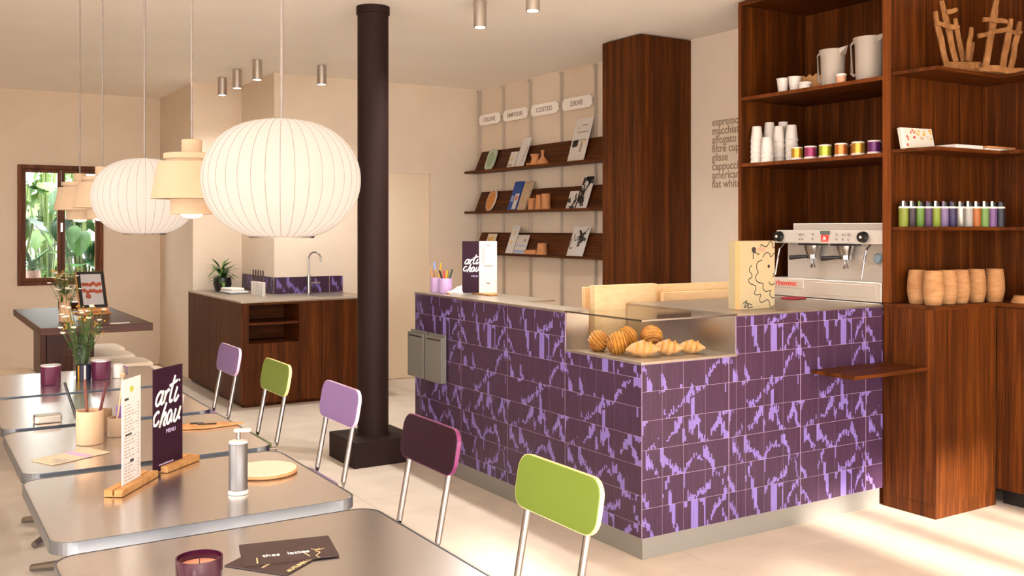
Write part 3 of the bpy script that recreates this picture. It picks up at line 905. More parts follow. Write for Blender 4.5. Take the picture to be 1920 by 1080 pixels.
for k, (a, b_, w) in enumerate(((8.895, 8.475, 'CRUNE'), (8.415, 7.97, 'EMPOOR'), (7.905, 7.445, 'COSTED'), (7.38, 6.925, 'DRIVE'))):
    s0 = thing('shelf_sign', ['farthest', 'second from the far wall', 'third from the far wall', 'nearest'][k] + ' white rounded sign above the display ledges', 'sign', (XW - 0.034, (a + b_) / 2, 2.645), 0, 'white signs between the uprights')
    hw = (a - b_) / 2
    MB().prism(rrect(-hw, hw, -0.055, 0.055, 0.045), -0.012, 0, plane='yz').build('plate', M['sign_white'], s0, bevel=0.001)
    text('lettering', w, 0.062, (-0.0128, 0, -0.022), FACE_X, M['ink_grey'], s0, 1.15, 'CENTER', bold=0.001)
    MB().tube([(-0.006, -hw - 0.03, 0), (-0.006, -hw + 0.01, 0)], 0.005, 6).tube([(-0.006, hw - 0.01, 0), (-0.006, hw + 0.03, 0)], 0.005, 6).build('pin', M['metal_grey'], s0, True)

def lean(name, label, cat, y, ledge, group='cards and books on the display ledges'):
    """an Empty on a ledge: local x runs toward the camera, y into the wall, z up along the lean"""
    return thing(name, label, cat, (XW - 0.158, y, SHZ[ledge] + 0.0245), group=group, rot=(R(-16.5 if 'poster' in label else -20), 0, -PI / 2))

def card(name, label, cat, y, ledge, w, h, m, th=0.006, shape=None, marks=(), cover='cover'):
    o = lean(name, label, cat, y, ledge)
    poly = shape or [(-w / 2, 0), (w / 2, 0), (w / 2, h), (-w / 2, h)]
    MB().prism(poly, 0, th, plane='xz').build(cover, m, o)
    for (x0, x1, z0, z1, mm) in marks:
        MB().box(x0, x1, -0.0012, 0, z0, z1).build('print', mm, o)
    return o
def oval(w, h, n=24):
    return [(w / 2 * math.cos(2 * PI * k / n), h / 2 + h / 2 * math.sin(2 * PI * k / n)) for k in range(n)]
sage = flat('sage_glaze', 178, 194, 168, 0.35)
o = card('oval_plate', 'pale sage green oval plate on the top ledge', 'plate', 8.535, 0, 0.16, 0.22, sage, 0.012, rrect(-0.085, 0.085, 0.0, 0.225, 0.06))
MB().prism([(a * 0.72, 0.03 + b_ * 0.74) for a, b_ in oval(0.16, 0.22)], -0.002, 0, plane='xz').build('well', flat('sage_dark', 150, 172, 140, 0.4), o)
card('card_print', 'short white card with an orange dot on the top ledge', 'card', 8.10, 0, 0.13, 0.165, M['paper'], marks=((-0.035, 0.005, 0.07, 0.11, M['ink_gold']), (-0.05, 0.01, 0.015, 0.035, M['ink_grey'])))
o = card('card_print', 'tall white card with slanted lettering on the top ledge', 'card', 7.945, 0, 0.15, 0.30, M['paper'])
text('lettering', 'amaretto', 0.045, (0.035, -0.001, 0.045), (PI / 2, -R(78), 0), M['ink_grey'], o)
card('card_print', 'tall white poster card with a black blot on the top ledge', 'card', 7.02, 0, 0.245, 0.40, M['paper'], marks=((-0.02, 0.06, 0.33, 0.34, M['ink_grey']), (-0.07, 0.09, 0.265, 0.275, M['ink_grey']), (-0.03, 0.1, 0.19, 0.20, M['ink_grey']), (0.025, 0.05, 0.08, 0.18, M['ink_grey']), (0.04, 0.085, 0.165, 0.19, M['ink_gold']), (-0.07, -0.045, 0.3, 0.325, M['ink_gold'])))
o = bpy.data.objects[-1] if False else None
bl = [x for x in C.objects if x.get('label', '').startswith('tall white poster card')][0]
MB().prism([(-0.06 + 0.038 * math.cos(k * PI / 6) * (1 + 0.3 * (k % 2)), 0.165 + 0.03 * math.sin(k * PI / 6) * (1 + 0.25 * (k % 3))) for k in range(12)], -0.0014, 0, plane='xz').build('blot', M['black'], bl)
amber = mat('amber_speckle', srgb(196, 130, 52), 0.4, noise=0.4, nscale=90)
o = card('round_plate', 'speckled orange oval plate on the middle ledge', 'plate', 8.53, 1, 0.16, 0.22, M['paper'], 0.012, oval(0.17, 0.235))
MB().prism([(a, 0.006 + b_) for a, b_ in oval(0.15, 0.215)], -0.002, 0, plane='xz').build('well', amber, o)
blue = flat('book_blue', 36, 72, 150)
o = card('book', 'blue book with a white figure on the middle ledge', 'book', 8.085, 1, 0.155, 0.30, blue, 0.02, marks=((0.0, 0.07, 0.01, 0.17, M['paper']), (-0.06, -0.015, 0.09, 0.15, flat('pale_blue', 150, 170, 205)), (0.02, 0.05, 0.1, 0.15, M['red'])))
card('book', 'tan mottled book beside the blue one', 'book', 7.915, 1, 0.14, 0.295, mat('tan_mottle', srgb(186, 162, 132), 0.7, noise=0.35, nscale=60), 0.02)
def squig(o, w, h, n, seed, m=M['ink'], r=0.004):
    q = random.Random(seed)
    L = []
    for k in range(n):
        x, z = q.uniform(-w / 2 * .8, w / 2 * .8), q.uniform(h * .08, h * .9)
        ln = [(x, z)]
        for _ in range(5):
            x = min(max(x + q.uniform(-.35, .35) * w, -w * .44), w * .44)
            z = min(max(z + q.uniform(-.25, .25) * h, h * .05), h * .95)
            ln.append((x, z))
        L.append(ln)
    strokes('ink_drawing', L, r, m, o, (0, -0.0013, 0))
o = card('card_print', 'small black and white print on the middle ledge', 'card', 7.10, 1, 0.13, 0.165, M['paper'])
squig(o, 0.13, 0.165, 4, 3, M['black'], 0.008)
o = card('card_print', 'tall bold black and white print at the near end of the middle ledge', 'card', 6.935, 1, 0.15, 0.30, M['paper'])
squig(o, 0.15, 0.30, 7, 5, M['black'], 0.010)
o = card('card_print', 'cream card with yellow flowers on the bottom ledge', 'card', 8.54, 2, 0.17, 0.2, flat('cream_print', 214, 196, 164), marks=((-0.05, -0.02, 0.12, 0.16, M['yellow']), (0.0, 0.03, 0.13, 0.17, M['yellow']), (-0.02, 0.02, 0.06, 0.1, M['yellow'])))
o = card('card_print', 'tall white card with two small orange motifs on the bottom ledge', 'card', 8.13, 2, 0.13, 0.29, M['paper'], marks=((-0.02, 0.015, 0.19, 0.23, M['ink_gold']), (-0.03, 0.005, 0.1, 0.135, M['ink_gold'])))
o = card('card_print', 'wide pale card with blue bands on the bottom ledge', 'card', 7.95, 2, 0.20, 0.19, flat('grey_card', 204, 198, 190), marks=((-0.08, 0.08, 0.075, 0.09, flat('pale_blue', 150, 170, 205)), (-0.09, 0.09, 0.01, 0.035, flat('pale_blue', 150, 170, 205)), (0.03, 0.06, 0.12, 0.15, M['ink_grey'])))
o = card('card_print', 'large white line drawing at the near end of the bottom ledge', 'card', 7.035, 2, 0.24, 0.275, M['paper'])
squig(o, 0.24, 0.275, 5, 11, M['ink'], 0.0045)
squig(o, 0.12, 0.25, 2, 17, M['black'], 0.009)

def pot_thing(name, label, cat, loc, prof, m, group=None, n=24, rz=0):
    t = MB().lathe(prof, n).build(name, m, None, True, loc=loc, rot=(0, 0, rz))
    return tag(t, label, cat, group)
def LZ(k):
    return SHZ[k] + 0.0245
G_ = 'terracotta pots on the display ledges'
XL = XW - 0.155
o = pot_thing('clay_jug', 'terracotta jug with a flared rim on the top ledge', 'jug', (XL, 7.66, LZ(0)), [(0.05, 0), (0.045, 0.02), (0.034, 0.055), (0.04, 0.085), (0.048, 0.10), (0.04, 0.10), (0.03, 0.06), (0, 0.05)], M['terracotta'], G_)
MB().tube([(0.03, 0.06, 0.012), (0, 0.12, 0.012), (-0.01, 0.135, 0.012)], 0.012, 6).build('foot_plate', M['terracotta'], o, True)
pot_thing('clay_bell', 'terracotta bell-shaped lid with a knob on the top ledge', 'bell', (XL, 7.535, LZ(0)), [(0.062, 0), (0.058, 0.015), (0.03, 0.05), (0.014, 0.075), (0.013, 0.10), (0.019, 0.118), (0.012, 0.13), (0, 0.132)], M['terracotta'], G_)
pot_thing('clay_cup', 'terracotta cup with a wide rim on the middle ledge', 'cup', (XL, 7.72, LZ(1)), [(0.036, 0), (0.034, 0.08), (0.046, 0.085), (0.05, 0.105), (0.042, 0.105), (0.03, 0.02), (0, 0.02)], M['terracotta'], G_)
pot_thing('clay_cup', 'slim tapered terracotta beaker, middle of three on the middle ledge', 'cup', (XL, 7.595, LZ(1)), [(0.04, 0), (0.036, 0.05), (0.03, 0.09), (0.028, 0.135), (0.022, 0.135), (0.022, 0.03), (0, 0.03)], M['terracotta'], G_)
pot_thing('clay_cup', 'terracotta beaker with a flared foot on the middle ledge', 'cup', (XL, 7.48, LZ(1)), [(0.05, 0), (0.046, 0.012), (0.038, 0.05), (0.042, 0.10), (0.042, 0.14), (0.034, 0.14), (0.03, 0.03), (0, 0.03)], M['terracotta'], G_)
tag(MB().prism(rrect(-0.05, 0.05, -0.09, 0.09, 0.02), 0, 0.04).build('clay_tray', M['terracotta'], None, bevel=0.004, loc=(XL, 7.70, LZ(2))), 'low terracotta tray on the bottom ledge', 'tray', G_)
pot_thing('clay_cup', 'terracotta pot turned upside down on the bottom ledge', 'pot', (XL, 7.545, LZ(2)), [(0.055, 0), (0.055, 0.02), (0.05, 0.025), (0.042, 0.10), (0.04, 0.106), (0, 0.106)], M['terracotta'], G_)

# coffee list lettered on the wall
lst = thing('coffee_list', 'grey lower-case coffee list lettered on the wall beside the shelving', 'lettering', (XW, 5.47, 2.29))
for k, w in enumerate(('espresso', 'macchiato', 'affogato', 'filtre cup', 'glisse', 'cappuccino', 'americano', 'flat white')):
    text('line', w, 0.085, (-0.0012, 0, -k * 0.0665), FACE_X, M['ink_sign'], lst, 0.93, bold=0.0012)

# ------------------------------------------------------------------ espresso bay shelving
t = thing('shelving_bay', 'tall dark wood shelving bay around the espresso machine', 'shelving', (4.9, 4.02, 0))
def bpart(name, m, bb, par=None, bevel=0.002):
    x0, x1, y0, y1, z0, z1 = bb
    return MB().box(x0 - 4.9, x1 - 4.9, y0 - 4.02, y1 - 4.02, z0, z1).build(name, M[m], par or t, bevel=bevel)
bpart('side_panel', 'wood_v', (4.575, 5.19, 4.545, 4.572, 0, 2.972))
bpart('side_panel', 'wood_v', (4.575, 5.19, 3.428, 3.482, 1.114, 2.972))
bpart('back_panel', 'wood_v', (5.165, 5.19, 3.482, 4.545, 0, 2.972))
bpart('shelf', 'wood_y', (4.578, 5.165, 3.482, 4.545, 2.335, 2.357))
bpart('shelf', 'wood_y', (4.578, 5.165, 3.482, 4.545, 1.912, 1.934))
bpart('top_panel', 'wood_y', (4.578, 5.165, 3.482, 4.545, 2.945, 2.972))
bpart('base_cabinet', 'wood_v', (4.60, 5.165, 3.483, 4.545, 0, 1.045))
bpart('worktop', 'zinc', (4.578, 5.165, 3.483, 4.545, 1.045, 1.065))

for z in (2.335, 1.912):  # added strips whose paler colour stands in for light on the edges
    bpart('lit_edge_strip', 'wood_lit_edge', (4.5745, 4.5775, 3.483, 4.544, z, z + 0.022), bevel=0)
bpart('lit_edge_strip', 'wood_lit_edge', (4.5715, 4.5745, 3.429, 3.481, 1.115, 2.97), bevel=0)
bpart('lit_edge_strip', 'wood_lit_edge', (4.5715, 4.5745, 4.546, 4.571, 1.11, 2.97), bevel=0)
# corner shelving on the right
t = thing('corner_shelving', 'dark wood corner shelving right of the espresso machine', 'shelving', (5.0, 3.2, 0))
def kpart(name, m, bb, par=None, bevel=0.002):
    x0, x1, y0, y1, z0, z1 = bb
    return MB().box(x0 - 5.0, x1 - 5.0, y0 - 3.2, y1 - 3.2, z0, z1).build(name, M[m], par or t, bevel=bevel)
kpart('back_panel', 'wood_v', (5.2, 5.42, 3.430, 3.445, 1.114, 2.972))
kpart('back_panel', 'wood_v', (5.42, 5.44, 1.4, 3.445, 1.114, 2.972))
for z in (2.352, 1.93, 1.508):
    poly = [(4.579, 3.427), (4.603, 3.172), (5.168, 3.172), (5.168, 1.4), (5.418, 1.4), (5.418, 3.427)]
    MB().prism([(a - 5.0, b_ - 3.2) for a, b_ in poly], z, z + 0.02).build('shelf', M['wood_x'], t, bevel=0.002)
t = thing('low_cabinet', 'low dark wood cabinet box under the wooden vases', 'cabinet', (4.85, 3.32, 0))
MB().box(-0.262, 0.265, -0.145, 0.16, 0.0, 1.09).build('body', M['wood_v'], t, bevel=0.002)
MB().box(-0.272, -0.2625, -0.1452, 0.16, 0.075, 1.09).build('side_panel', M['wood_v'], t)
MB().box(-0.272, 0.265, -0.16, -0.1455, 0.075, 1.09).build('door', M['wood_v'], t)
MB().box(-0.270, -0.2625, -0.158, 0.16, 0.0, 0.074).box(-0.2625, 0.265, -0.158, -0.1455, 0.0, 0.074).build('plinth', M['wood_v'], t)
MB().box(-0.274, 0.265, -0.162, 0.160, 1.09, 1.112).build('top_board', M['wood_x'], t, bevel=0.002)
t = thing('low_cabinet', 'dark wood cabinet run at the right edge under the bowls', 'cabinet', (5.28, 2.3, 0))
MB().box(-0.15, 0.16, -0.9, 0.858, 0.09, 1.09).build('body', M['wood_v'], t)
for k in range(3):
    MB().box(-0.165, -0.151, -0.898 + k * 0.586, -0.898 + k * 0.586 + 0.582, 0.09, 1.085).build('door', M['wood_v'], t, bevel=0.002)
MB().box(-0.10, 0.16, -0.9, 0.858, 0, 0.09).build('toe_kick', M['black'], t)
MB().box(-0.167, 0.16, -0.9, 1.12, 1.09, 1.112).build('top_board', M['wood_y'], t, bevel=0.002)
# small ledge on the cabinet side, over the tiles
t = thing('side_ledge', 'small dark wood ledge jutting out in front of the tiled counter', 'ledge', (4.28, 3.335, 0.77))
MB().box(-0.29, 0.296, -0.135, 0.13, 0, 0.02).build('board', M['wood_x'], t, bevel=0.002)

# ------------------------------------------------------------------ espresso machine
t = thing('espresso_machine', 'two-group stainless espresso machine in the shelving bay', 'coffee machine', (4.6, 3.885, 1.065))
ss = mat('machine_steel', srgb(204, 196, 186), 0.36, 0.55, noise=0.04, nscale=30, stretch=(1, 1, 6))
W2 = 0.392
MB().box(0.10, 0.50, -0.375, 0.375, 0.02, 0.40).build('body', ss, t, bevel=0.006)
MB().box(0.08, 0.10, -0.37, 0.37, 0.14, 0.375).build('splash_back', ss, t, bevel=0.002)
MB().box(0.05, 0.50, -0.375, 0.30, 0.40, 0.485).build('cup_rail', ss, t, bevel=0.004)
MB().prism([(-0.01, 0.365), (0.1, 0.365), (0.1, 0.445), (0.005, 0.445)], -W2, W2, plane='xz').build('control_panel', ss, t, bevel=0.004)
MB().box(-0.02, 0.30, -W2, W2, 0.045, 0.155).build('drip_tray', ss, t, bevel=0.004)
MB().box(-0.022, -0.0195, -0.36, 0.13, 0.066, 0.138).build('tray_panel', ss, t, bevel=0.001)
MB().box(-0.0235, -0.0195, 0.155, 0.385, 0.095, 0.145).build('badge_plate', ss, t, bevel=0.001)
MB().box(-0.03, 0.32, -0.385, W2, 0.012, 0.04).build('tray_base', ss, t, bevel=0.002)
text('badge_word', 'rinovmic', 0.045, (-0.0242, 0.372, 0.108), FACE_X, M['red'], t, 1.05, bold=0.0012)
for y in (-0.36, 0.36):
    MB().lathe([(0.022, 0), (0.022, 0.02)], 14, (0.03, y, 0)).lathe([(0.022, 0), (0.022, 0.02)], 14, (0.4, y, 0)).build('foot', M['black'], t, True)
def knob(y, z, r=0.032):
    k = MB().lathe([(r, 0), (r, 0.012), (r * 0.85, 0.03), (r * 0.8, 0.03)], 20).build('knob', M['black'], t, True, loc=(-0.002, y, z), rot=(0, -PI / 2, 0))
    MB().lathe([(r * 0.25, 0.0302), (r * 0.25, 0.033)], 12).build('knob_cap', M['white'], k, True)
knob(0.358, 0.405)
knob(-0.262, 0.405)
MB().box(-0.006, 0.0, -0.02, 0.045, 0.420, 0.440).build('display', flat('lcd', 92, 96, 90), t)
b_ = MB().box(-0.008, -0.001, -0.016, 0.038, 0.372, 0.416).build('badge', M['red'], t, bevel=0.002)
strokes('badge_mark', [[(-0.012, -0.012), (-0.004, 0.012), (0.0, -0.006), (0.004, 0.012), (0.012, -0.012)]], 0.0018, M['ink_white'], b_, (-0.0085, 0.011, 0.394), (0, 0, -PI / 2))
for y in (0.20, 0.175, 0.10, -0.075, -0.12, -0.16):
    for z in (0.392, 0.42):
        MB().lathe([(0.007, 0), (0.007, 0.004), (0.004, 0.006)], 10).build('button', M['chrome'], t, True, loc=(-0.004, y, z), rot=(0, -PI / 2, 0))
for gy in (0.13, -0.11):
    MB().lathe([(0.036, 0), (0.042, 0.02), (0.05, 0.05), (0.05, 0.065)], 22, (0.03, gy, 0.30)).build('group_head', M['chrome'], t, True)
    MB().box(-0.03, 0.09, gy - 0.07, gy + 0.06, 0.354, 0.366).build('group_plate', M['black'], t)
    pf = MB().lathe([(0.034, 0), (0.034, 0.024)], 20, (0.03, gy, 0.275)).build('portafilter', M['chrome'], t, True)
    MB().tube([(0.01, gy + 0.03, 0.287), (-0.02, gy + 0.05, 0.285), (-0.04, gy + 0.115, 0.278)], [0.010, 0.012, 0.015], 10).build('handle', M['black'], pf, True)
    MB().tube([(0.03, gy, 0.275), (0.03, gy, 0.245), (0.03, gy + 0.014, 0.222)], 0.007, 8).tube([(0.03, gy, 0.25), (0.03, gy - 0.014, 0.222)], 0.007, 8).build('spout', M['chrome'], pf, True)
for y in (0.345, -0.29):
    MB().tube([(0.02, y, 0.365), (-0.02, y, 0.33), (-0.03, y + 0.01, 0.25), (-0.035, y + 0.02, 0.17)], 0.0055, 8).build('steam_wand', M['chrome'], t, True)
MB().lathe([(0.028, 0), (0.03, 0.012), (0.022, 0.02)], 18).build('gauge', flat('gauge_blue', 128, 146, 156, 0.3), t, True, loc=(0.078, -0.30, 0.285), rot=(0, -PI / 2, 0))
tag(MB().prism(rrect(-0.06, 0.06, -0.05, 0.05, 0.012), 0, 0.012).build('cleaning_cloth', flat('cloth_red', 150, 44, 52, 0.9), None, bevel=0.004, loc=(4.47, 4.02, CZ)), 'folded dark red cloth in front of the espresso machine', 'cloth')

# ------------------------------------------------------------------ things in the espresso bay
Z2, Z1 = 2.3575, 1.9345
cupP = [(0.027, 0), (0.029, 0.004), (0.038, 0.085), (0.041, 0.088), (0.041, 0.093), (0.035, 0.092), (0.026, 0.008), (0, 0.008)]
pot_thing('white_cup', 'left small white cup on the upper shelf', 'cup', (4.66, 4.275, Z2), cupP, M['white'], 'white cups on the upper shelf')
pot_thing('white_cup', 'right small white cup on the upper shelf', 'cup', (4.665, 4.185, Z2), cupP, M['white'], 'white cups on the upper shelf')
o = pot_thing('sugar_jar', 'tiny white lidded jar beside the upper cups', 'jar', (4.65, 4.092, Z2), [(0.036, 0), (0.036, 0.03), (0, 0.03)], M['white'])
MB().lathe([(0.04, 0.031), (0.04, 0.043), (0.036, 0.047), (0, 0.047)], 22).build('lid', M['white'], o, True)
mb = MB()
for i in range(10):
    x0, x1 = 0.026 * i - 0.13, 0.026 * (i + 1) - 0.13
    mb.prism([(x0, 0), (x1, 0), (x1, 0.10 + 0.016 * ((i + 1) % 2)), (x0, 0.10 + 0.016 * (i % 2))], 0, 0.004, plane='xz')
kraft = flat('kraft', 188, 140, 86, 0.85)
tag(mb.build('kraft_sleeve', kraft, None, loc=(4.78, 4.12, Z2), rot=(0, 0, -PI / 2)), 'brown zigzag-edged cardboard strip behind the small jar', 'cardboard')
def jug(loc, s, label):
    t = thing('water_jug', label, 'jug', loc, R(90), 'grey jugs on the upper shelf')
    MB().lathe([(0.068 * s, 0), (0.072 * s, 0.008), (0.076 * s, 0.2 * s), (0.086 * s, 0.235 * s), (0.08 * s, 0.235 * s), (0.07 * s, 0.2 * s), (0.066 * s, 0.012), (0, 0.012)], 32).build('body', M['soft_grey'], t, True)
    MB().tube([(0.072 * s, 0, 0.225 * s), (0.1 * s, 0, 0.232 * s), (0.118 * s, 0, 0.215 * s), (0.118 * s, 0, 0.06 * s), (0.105 * s, 0, 0.045 * s), (0.073 * s, 0, 0.05 * s)], 0.009 * s, 8).build('handle', M['soft_grey'], t, True)
    MB().quad([(-0.078 * s, 0.03 * s, 0.2 * s), (-0.078 * s, -0.03 * s, 0.2 * s), (-0.118 * s, 0, 0.25 * s)]).quad([(-0.07 * s, 0.04 * s, 0.233 * s), (-0.118 * s, 0, 0.25 * s), (-0.078 * s, 0.03 * s, 0.2 * s)]).quad([(-0.07 * s, -0.04 * s, 0.233 * s), (-0.078 * s, -0.03 * s, 0.2 * s), (-0.118 * s, 0, 0.25 * s)]).build('lip', M['soft_grey'], t)
jug((4.70, 3.925, Z2), 0.93, 'left grey stoneware jug on the upper shelf')
jug((4.70, 3.665, Z2), 1.06, 'larger grey stoneware jug on the upper shelf, near the divider')
jug((4.96, 3.85, Z2), 0.95, 'grey jug standing behind and between the two front jugs')
jug((4.95, 3.62, Z2), 0.85, 'grey jug half hidden by the divider at the shelf end')
o = pot_thing('spice_jar', 'small peach jar with a white lid between the jugs', 'jar', (4.64, 3.815, Z2), [(0.026, 0), (0.028, 0.045), (0, 0.045)], flat('peach', 222, 166, 136))
MB().lathe([(0.031, 0.0455), (0.031, 0.058), (0, 0.058)], 20).build('lid', M['white'], o, True)
# stacks of upturned paper cups: every cup a thing
pcup = MB().lathe([(0.041, 0), (0.042, 0.006), (0.039, 0.009), (0.029, 0.096), (0.027, 0.100), (0, 0.099)], 24).mesh('paper_cup', M['white'], True)
STK = [(4.655, 4.490, 5, 0.017, 0.115), (4.78, 4.50, 6, 0.022, 0.13), (4.645, 4.392, 3, 0.018, 0.05), (4.76, 4.40, 5, 0.018, 0.11), (4.83, 4.43, 6, 0.022, 0.13), (4.77, 4.305, 5, 0.02, 0.1)]
STN = ['left front', 'left back', 'short front', 'tall middle', 'middle back', 'right']
for s_, (x, y, n, dz, off) in enumerate(STK):
    for k in range(n):
        o = bpy.data.objects.new('paper_cup', pcup)
        C.objects.link(o)
        o.location = (x, y, Z1 + k * (0.034 if s_ != 2 else 0.03))
        pos = 'topmost' if k == n - 1 else ('bottom' if k == 0 else ['', 'second', 'third', 'fourth', 'fifth'][k])
        tag(o, '%s upturned white paper cup of the %s stack%s' % (pos, STN[s_], '' if k in (0, n - 1) else ', counted from below'), 'cup', 'stacked paper cups')
# tins
def tin(loc, m, label, lidm=None):
    t = thing('tea_tin', label, 'tin', loc, group='coloured tins on the lower bay shelf')
    MB().lathe([(0.039, 0), (0.039, 0.014), (0, 0.014)], 24).build('base', M['white'], t, True)
    MB().lathe([(0.035, 0.0142), (0.035, 0.07), (0, 0.07)], 24).build('body', m, t, True)
    MB().lathe([(0.036, 0.0702), (0.036, 0.078), (0.03, 0.08), (0, 0.08)], 24).build('lid', lidm or M['white'], t, True)
gold = flat('tin_gold', 190, 142, 52, 0.3, 0.6)
mag = flat('tin_magenta', 142, 44, 88, 0.35, 0.3)
lime = flat('tin_lime', 172, 182, 60, 0.3, 0.4)
cop = flat('tin_copper', 206, 116, 58, 0.28, 0.6)
pur = flat('tin_purple', 96, 34, 96, 0.35, 0.2)
sil = flat('tin_silver', 206, 200, 192, 0.28, 0.8)
for (x, y, m, lab) in ((4.64, 4.145, gold, 'small gold tin nearest the paper cups'), (4.645, 4.045, mag, 'magenta tin on the lower bay shelf'), (4.645, 3.935, lime, 'lime green tin on the lower bay shelf'),
                       (4.645, 3.82, cop, 'copper tin on the lower bay shelf'), (4.645, 3.70, gold, 'gold tin between the copper and purple tins'), (4.645, 3.59, pur, 'purple tin beside the divider'),
                       (4.755, 4.03, sil, 'silver tin behind the magenta and lime tins'), (4.755, 3.90, gold, 'gold tin in the back row behind the lime one'), (4.755, 3.80, cop, 'copper tin in the back row'), (4.755, 3.66, sil, 'silver tin in the back row by the divider')):
    tin((x, y, Z1), m, lab)

# ------------------------------------------------------------------ things on the corner shelving
K3, K2, K1, K0 = 2.3725, 1.9505, 1.5285, 1.1125
TB = [((4.611, 3.377), flat('tb_lime', 112, 122, 36), 'olive tumbler at the left end of the row'),
      ((4.656, 3.36), flat('tb_dark', 46, 32, 38), 'dark tumbler, second from the left end'),
      ((4.7, 3.342), flat('tb_leaf', 86, 118, 40), 'leaf green tumbler, third from the left end'),
      ((4.745, 3.324), flat('tb_plum', 78, 52, 86), 'plum tumbler between the leaf green and yellow-green ones'),
      ((4.789, 3.306), flat('tb_yg', 116, 132, 34), 'yellow-green tumbler right of the plum one'),
      ((4.834, 3.288), flat('tb_lilac', 112, 94, 128), 'lilac tumbler right of the yellow-green one'),
      ((4.879, 3.27), flat('tb_ink', 44, 32, 72), 'ink violet tumbler in the middle of the row'),
      ((4.924, 3.251), flat('tb_sil', 138, 134, 126, 0.3, 0.5), 'silver tumbler left of the pale grey one'),
      ((4.97, 3.233), flat('tb_grey', 150, 147, 142), 'pale grey tumbler beside the orange one'),
      ((5.015, 3.215), flat('tb_orange', 150, 84, 34), 'orange tumbler in the row'),
      ((5.061, 3.196), flat('tb_green2', 92, 124, 60), 'soft green tumbler right of the orange one'),
      ((5.106, 3.178), flat('tb_violet', 96, 66, 112), 'violet tumbler, second from the right end'),
      ((5.152, 3.16), flat('tb_navy', 22, 24, 38), 'navy tumbler at the right end of the row')]
def tumbler(p, m, label):
    t = thing('travel_tumbler', label, 'tumbler', (p[0], p[1], K1), R(-60), 'travel tumblers on the eye-level shelf')
    MB().lathe([(0.0235, 0), (0.025, 0.004), (0.0255, 0.100), (0, 0.100)], 24).build('body', m, t, True)
    MB().lathe([(0.0258, 0.1002), (0.0258, 0.107), (0.024, 0.110), (0, 0.110)], 24).build('rim', M['white'], t, True)
    MB().lathe([(0.022, 0.1102), (0.0215, 0.134), (0, 0.134)], 20).build('cap', M['black'], t, True)
    MB().box(-0.005, 0.005, -0.025, -0.0232, 0.1105, 0.139).box(-0.005, 0.005, -0.025, 0.025, 0.1345, 0.1395).build('loop', m if rnd.random() < .5 else M['white'], t)
for p, m, lab in TB:
    tumbler(p, m, lab)
vp = [(0.038, 0), (0.042, 0.004), (0.053, 0.062), (0.0535, 0.08), (0.051, 0.13), (0.044, 0.182), (0.040, 0.182), (0.044, 0.13), (0.04, 0.02), (0, 0.02)]
for (x, y, lab) in ((4.672, 3.335, 'turned wooden vase at the left end, in the back row'), (4.652, 3.225, 'frontmost turned wooden vase with a bulging belly'), (4.785, 3.235, 'third turned wooden vase from the left'), (4.905, 3.24, 'fourth turned wooden vase from the left'), (5.045, 3.235, 'fifth turned wooden vase, right of the middle'), (5.165, 3.20, 'sixth turned wooden vase, nearest the bowls')):
    pot_thing('wooden_vase', lab, 'vase', (x, y, K0), vp, M['wood_vase'], 'turned wooden vases', 28, rnd.uniform(0, 3))
pot_thing('wooden_bowl', 'shallow wooden bowl turned over at the right edge', 'bowl', (5.185, 3.045, K0), [(0.062, 0), (0.064, 0.004), (0.05, 0.04), (0.047, 0.042), (0, 0.042)], M['wood_vase'])
pot_thing('wooden_beaker', 'wooden beaker behind the overturned bowl', 'beaker', (5.31, 3.05, K0), [(0.05, 0), (0.05, 0.085), (0.044, 0.09), (0.044, 0.02), (0, 0.02)], M['wood_vase'])
# picture box, papers and notebooks
t = thing('picture_box', 'white gift box printed with red and yellow motifs', 'box', (4.675, 3.325, K2), 0, rot=(R(-12), 0, R(-6)))
MB().box(-0.12, 0.12, 0, 0.02, 0.0, 0.115).build('carton', flat('pale_print', 206, 200, 190), t, bevel=0.001)
MB().box(-0.1215, -0.1, -0.001, 0.0, 0.003, 0.112).build('white_edge', M['paper'], t)
q = random.Random(2)
for k in range(26):
    x, z = q.uniform(-0.085, 0.1), q.uniform(0.045, 0.1)
    m = M['red'] if x < -0.02 else (M['yellow'] if q.random() < .6 else flat('pale_motif', 190, 170, 150))
    MB().box(x, x + q.uniform(.006, .016), -0.0015, -0.0002, z, z + q.uniform(.005, .014)).build('print', m, t)
MB().box(-0.09, -0.078, -0.0015, -0.0002, 0.012, 0.026).build('print', M['red'], t)
tag(MB().box(-0.115, 0.115, -0.07, 0.07, 0, 0.022).build('paper_pad', M['paper'], None, bevel=0.002, loc=(4.93, 3.265, K2), rot=(0, 0, -0.04)), 'white paper pad beside the printed box', 'paper')
for k, (m, dz, lab) in enumerate(((M['paper'], 0.0, 'bottom white notebook of the right pile'), (M['light_wood'], 0.0125, 'tan notebook on top of the right pile'))):
    tag(MB().box(-0.13, 0.13, -0.08, 0.08, 0, 0.011).build('notebook', m, None, bevel=0.002, loc=(5.20 + 0.01 * k, 3.265, K2 + dz), rot=(0, 0, -0.05 + 0.03 * k)), lab, 'notebook')
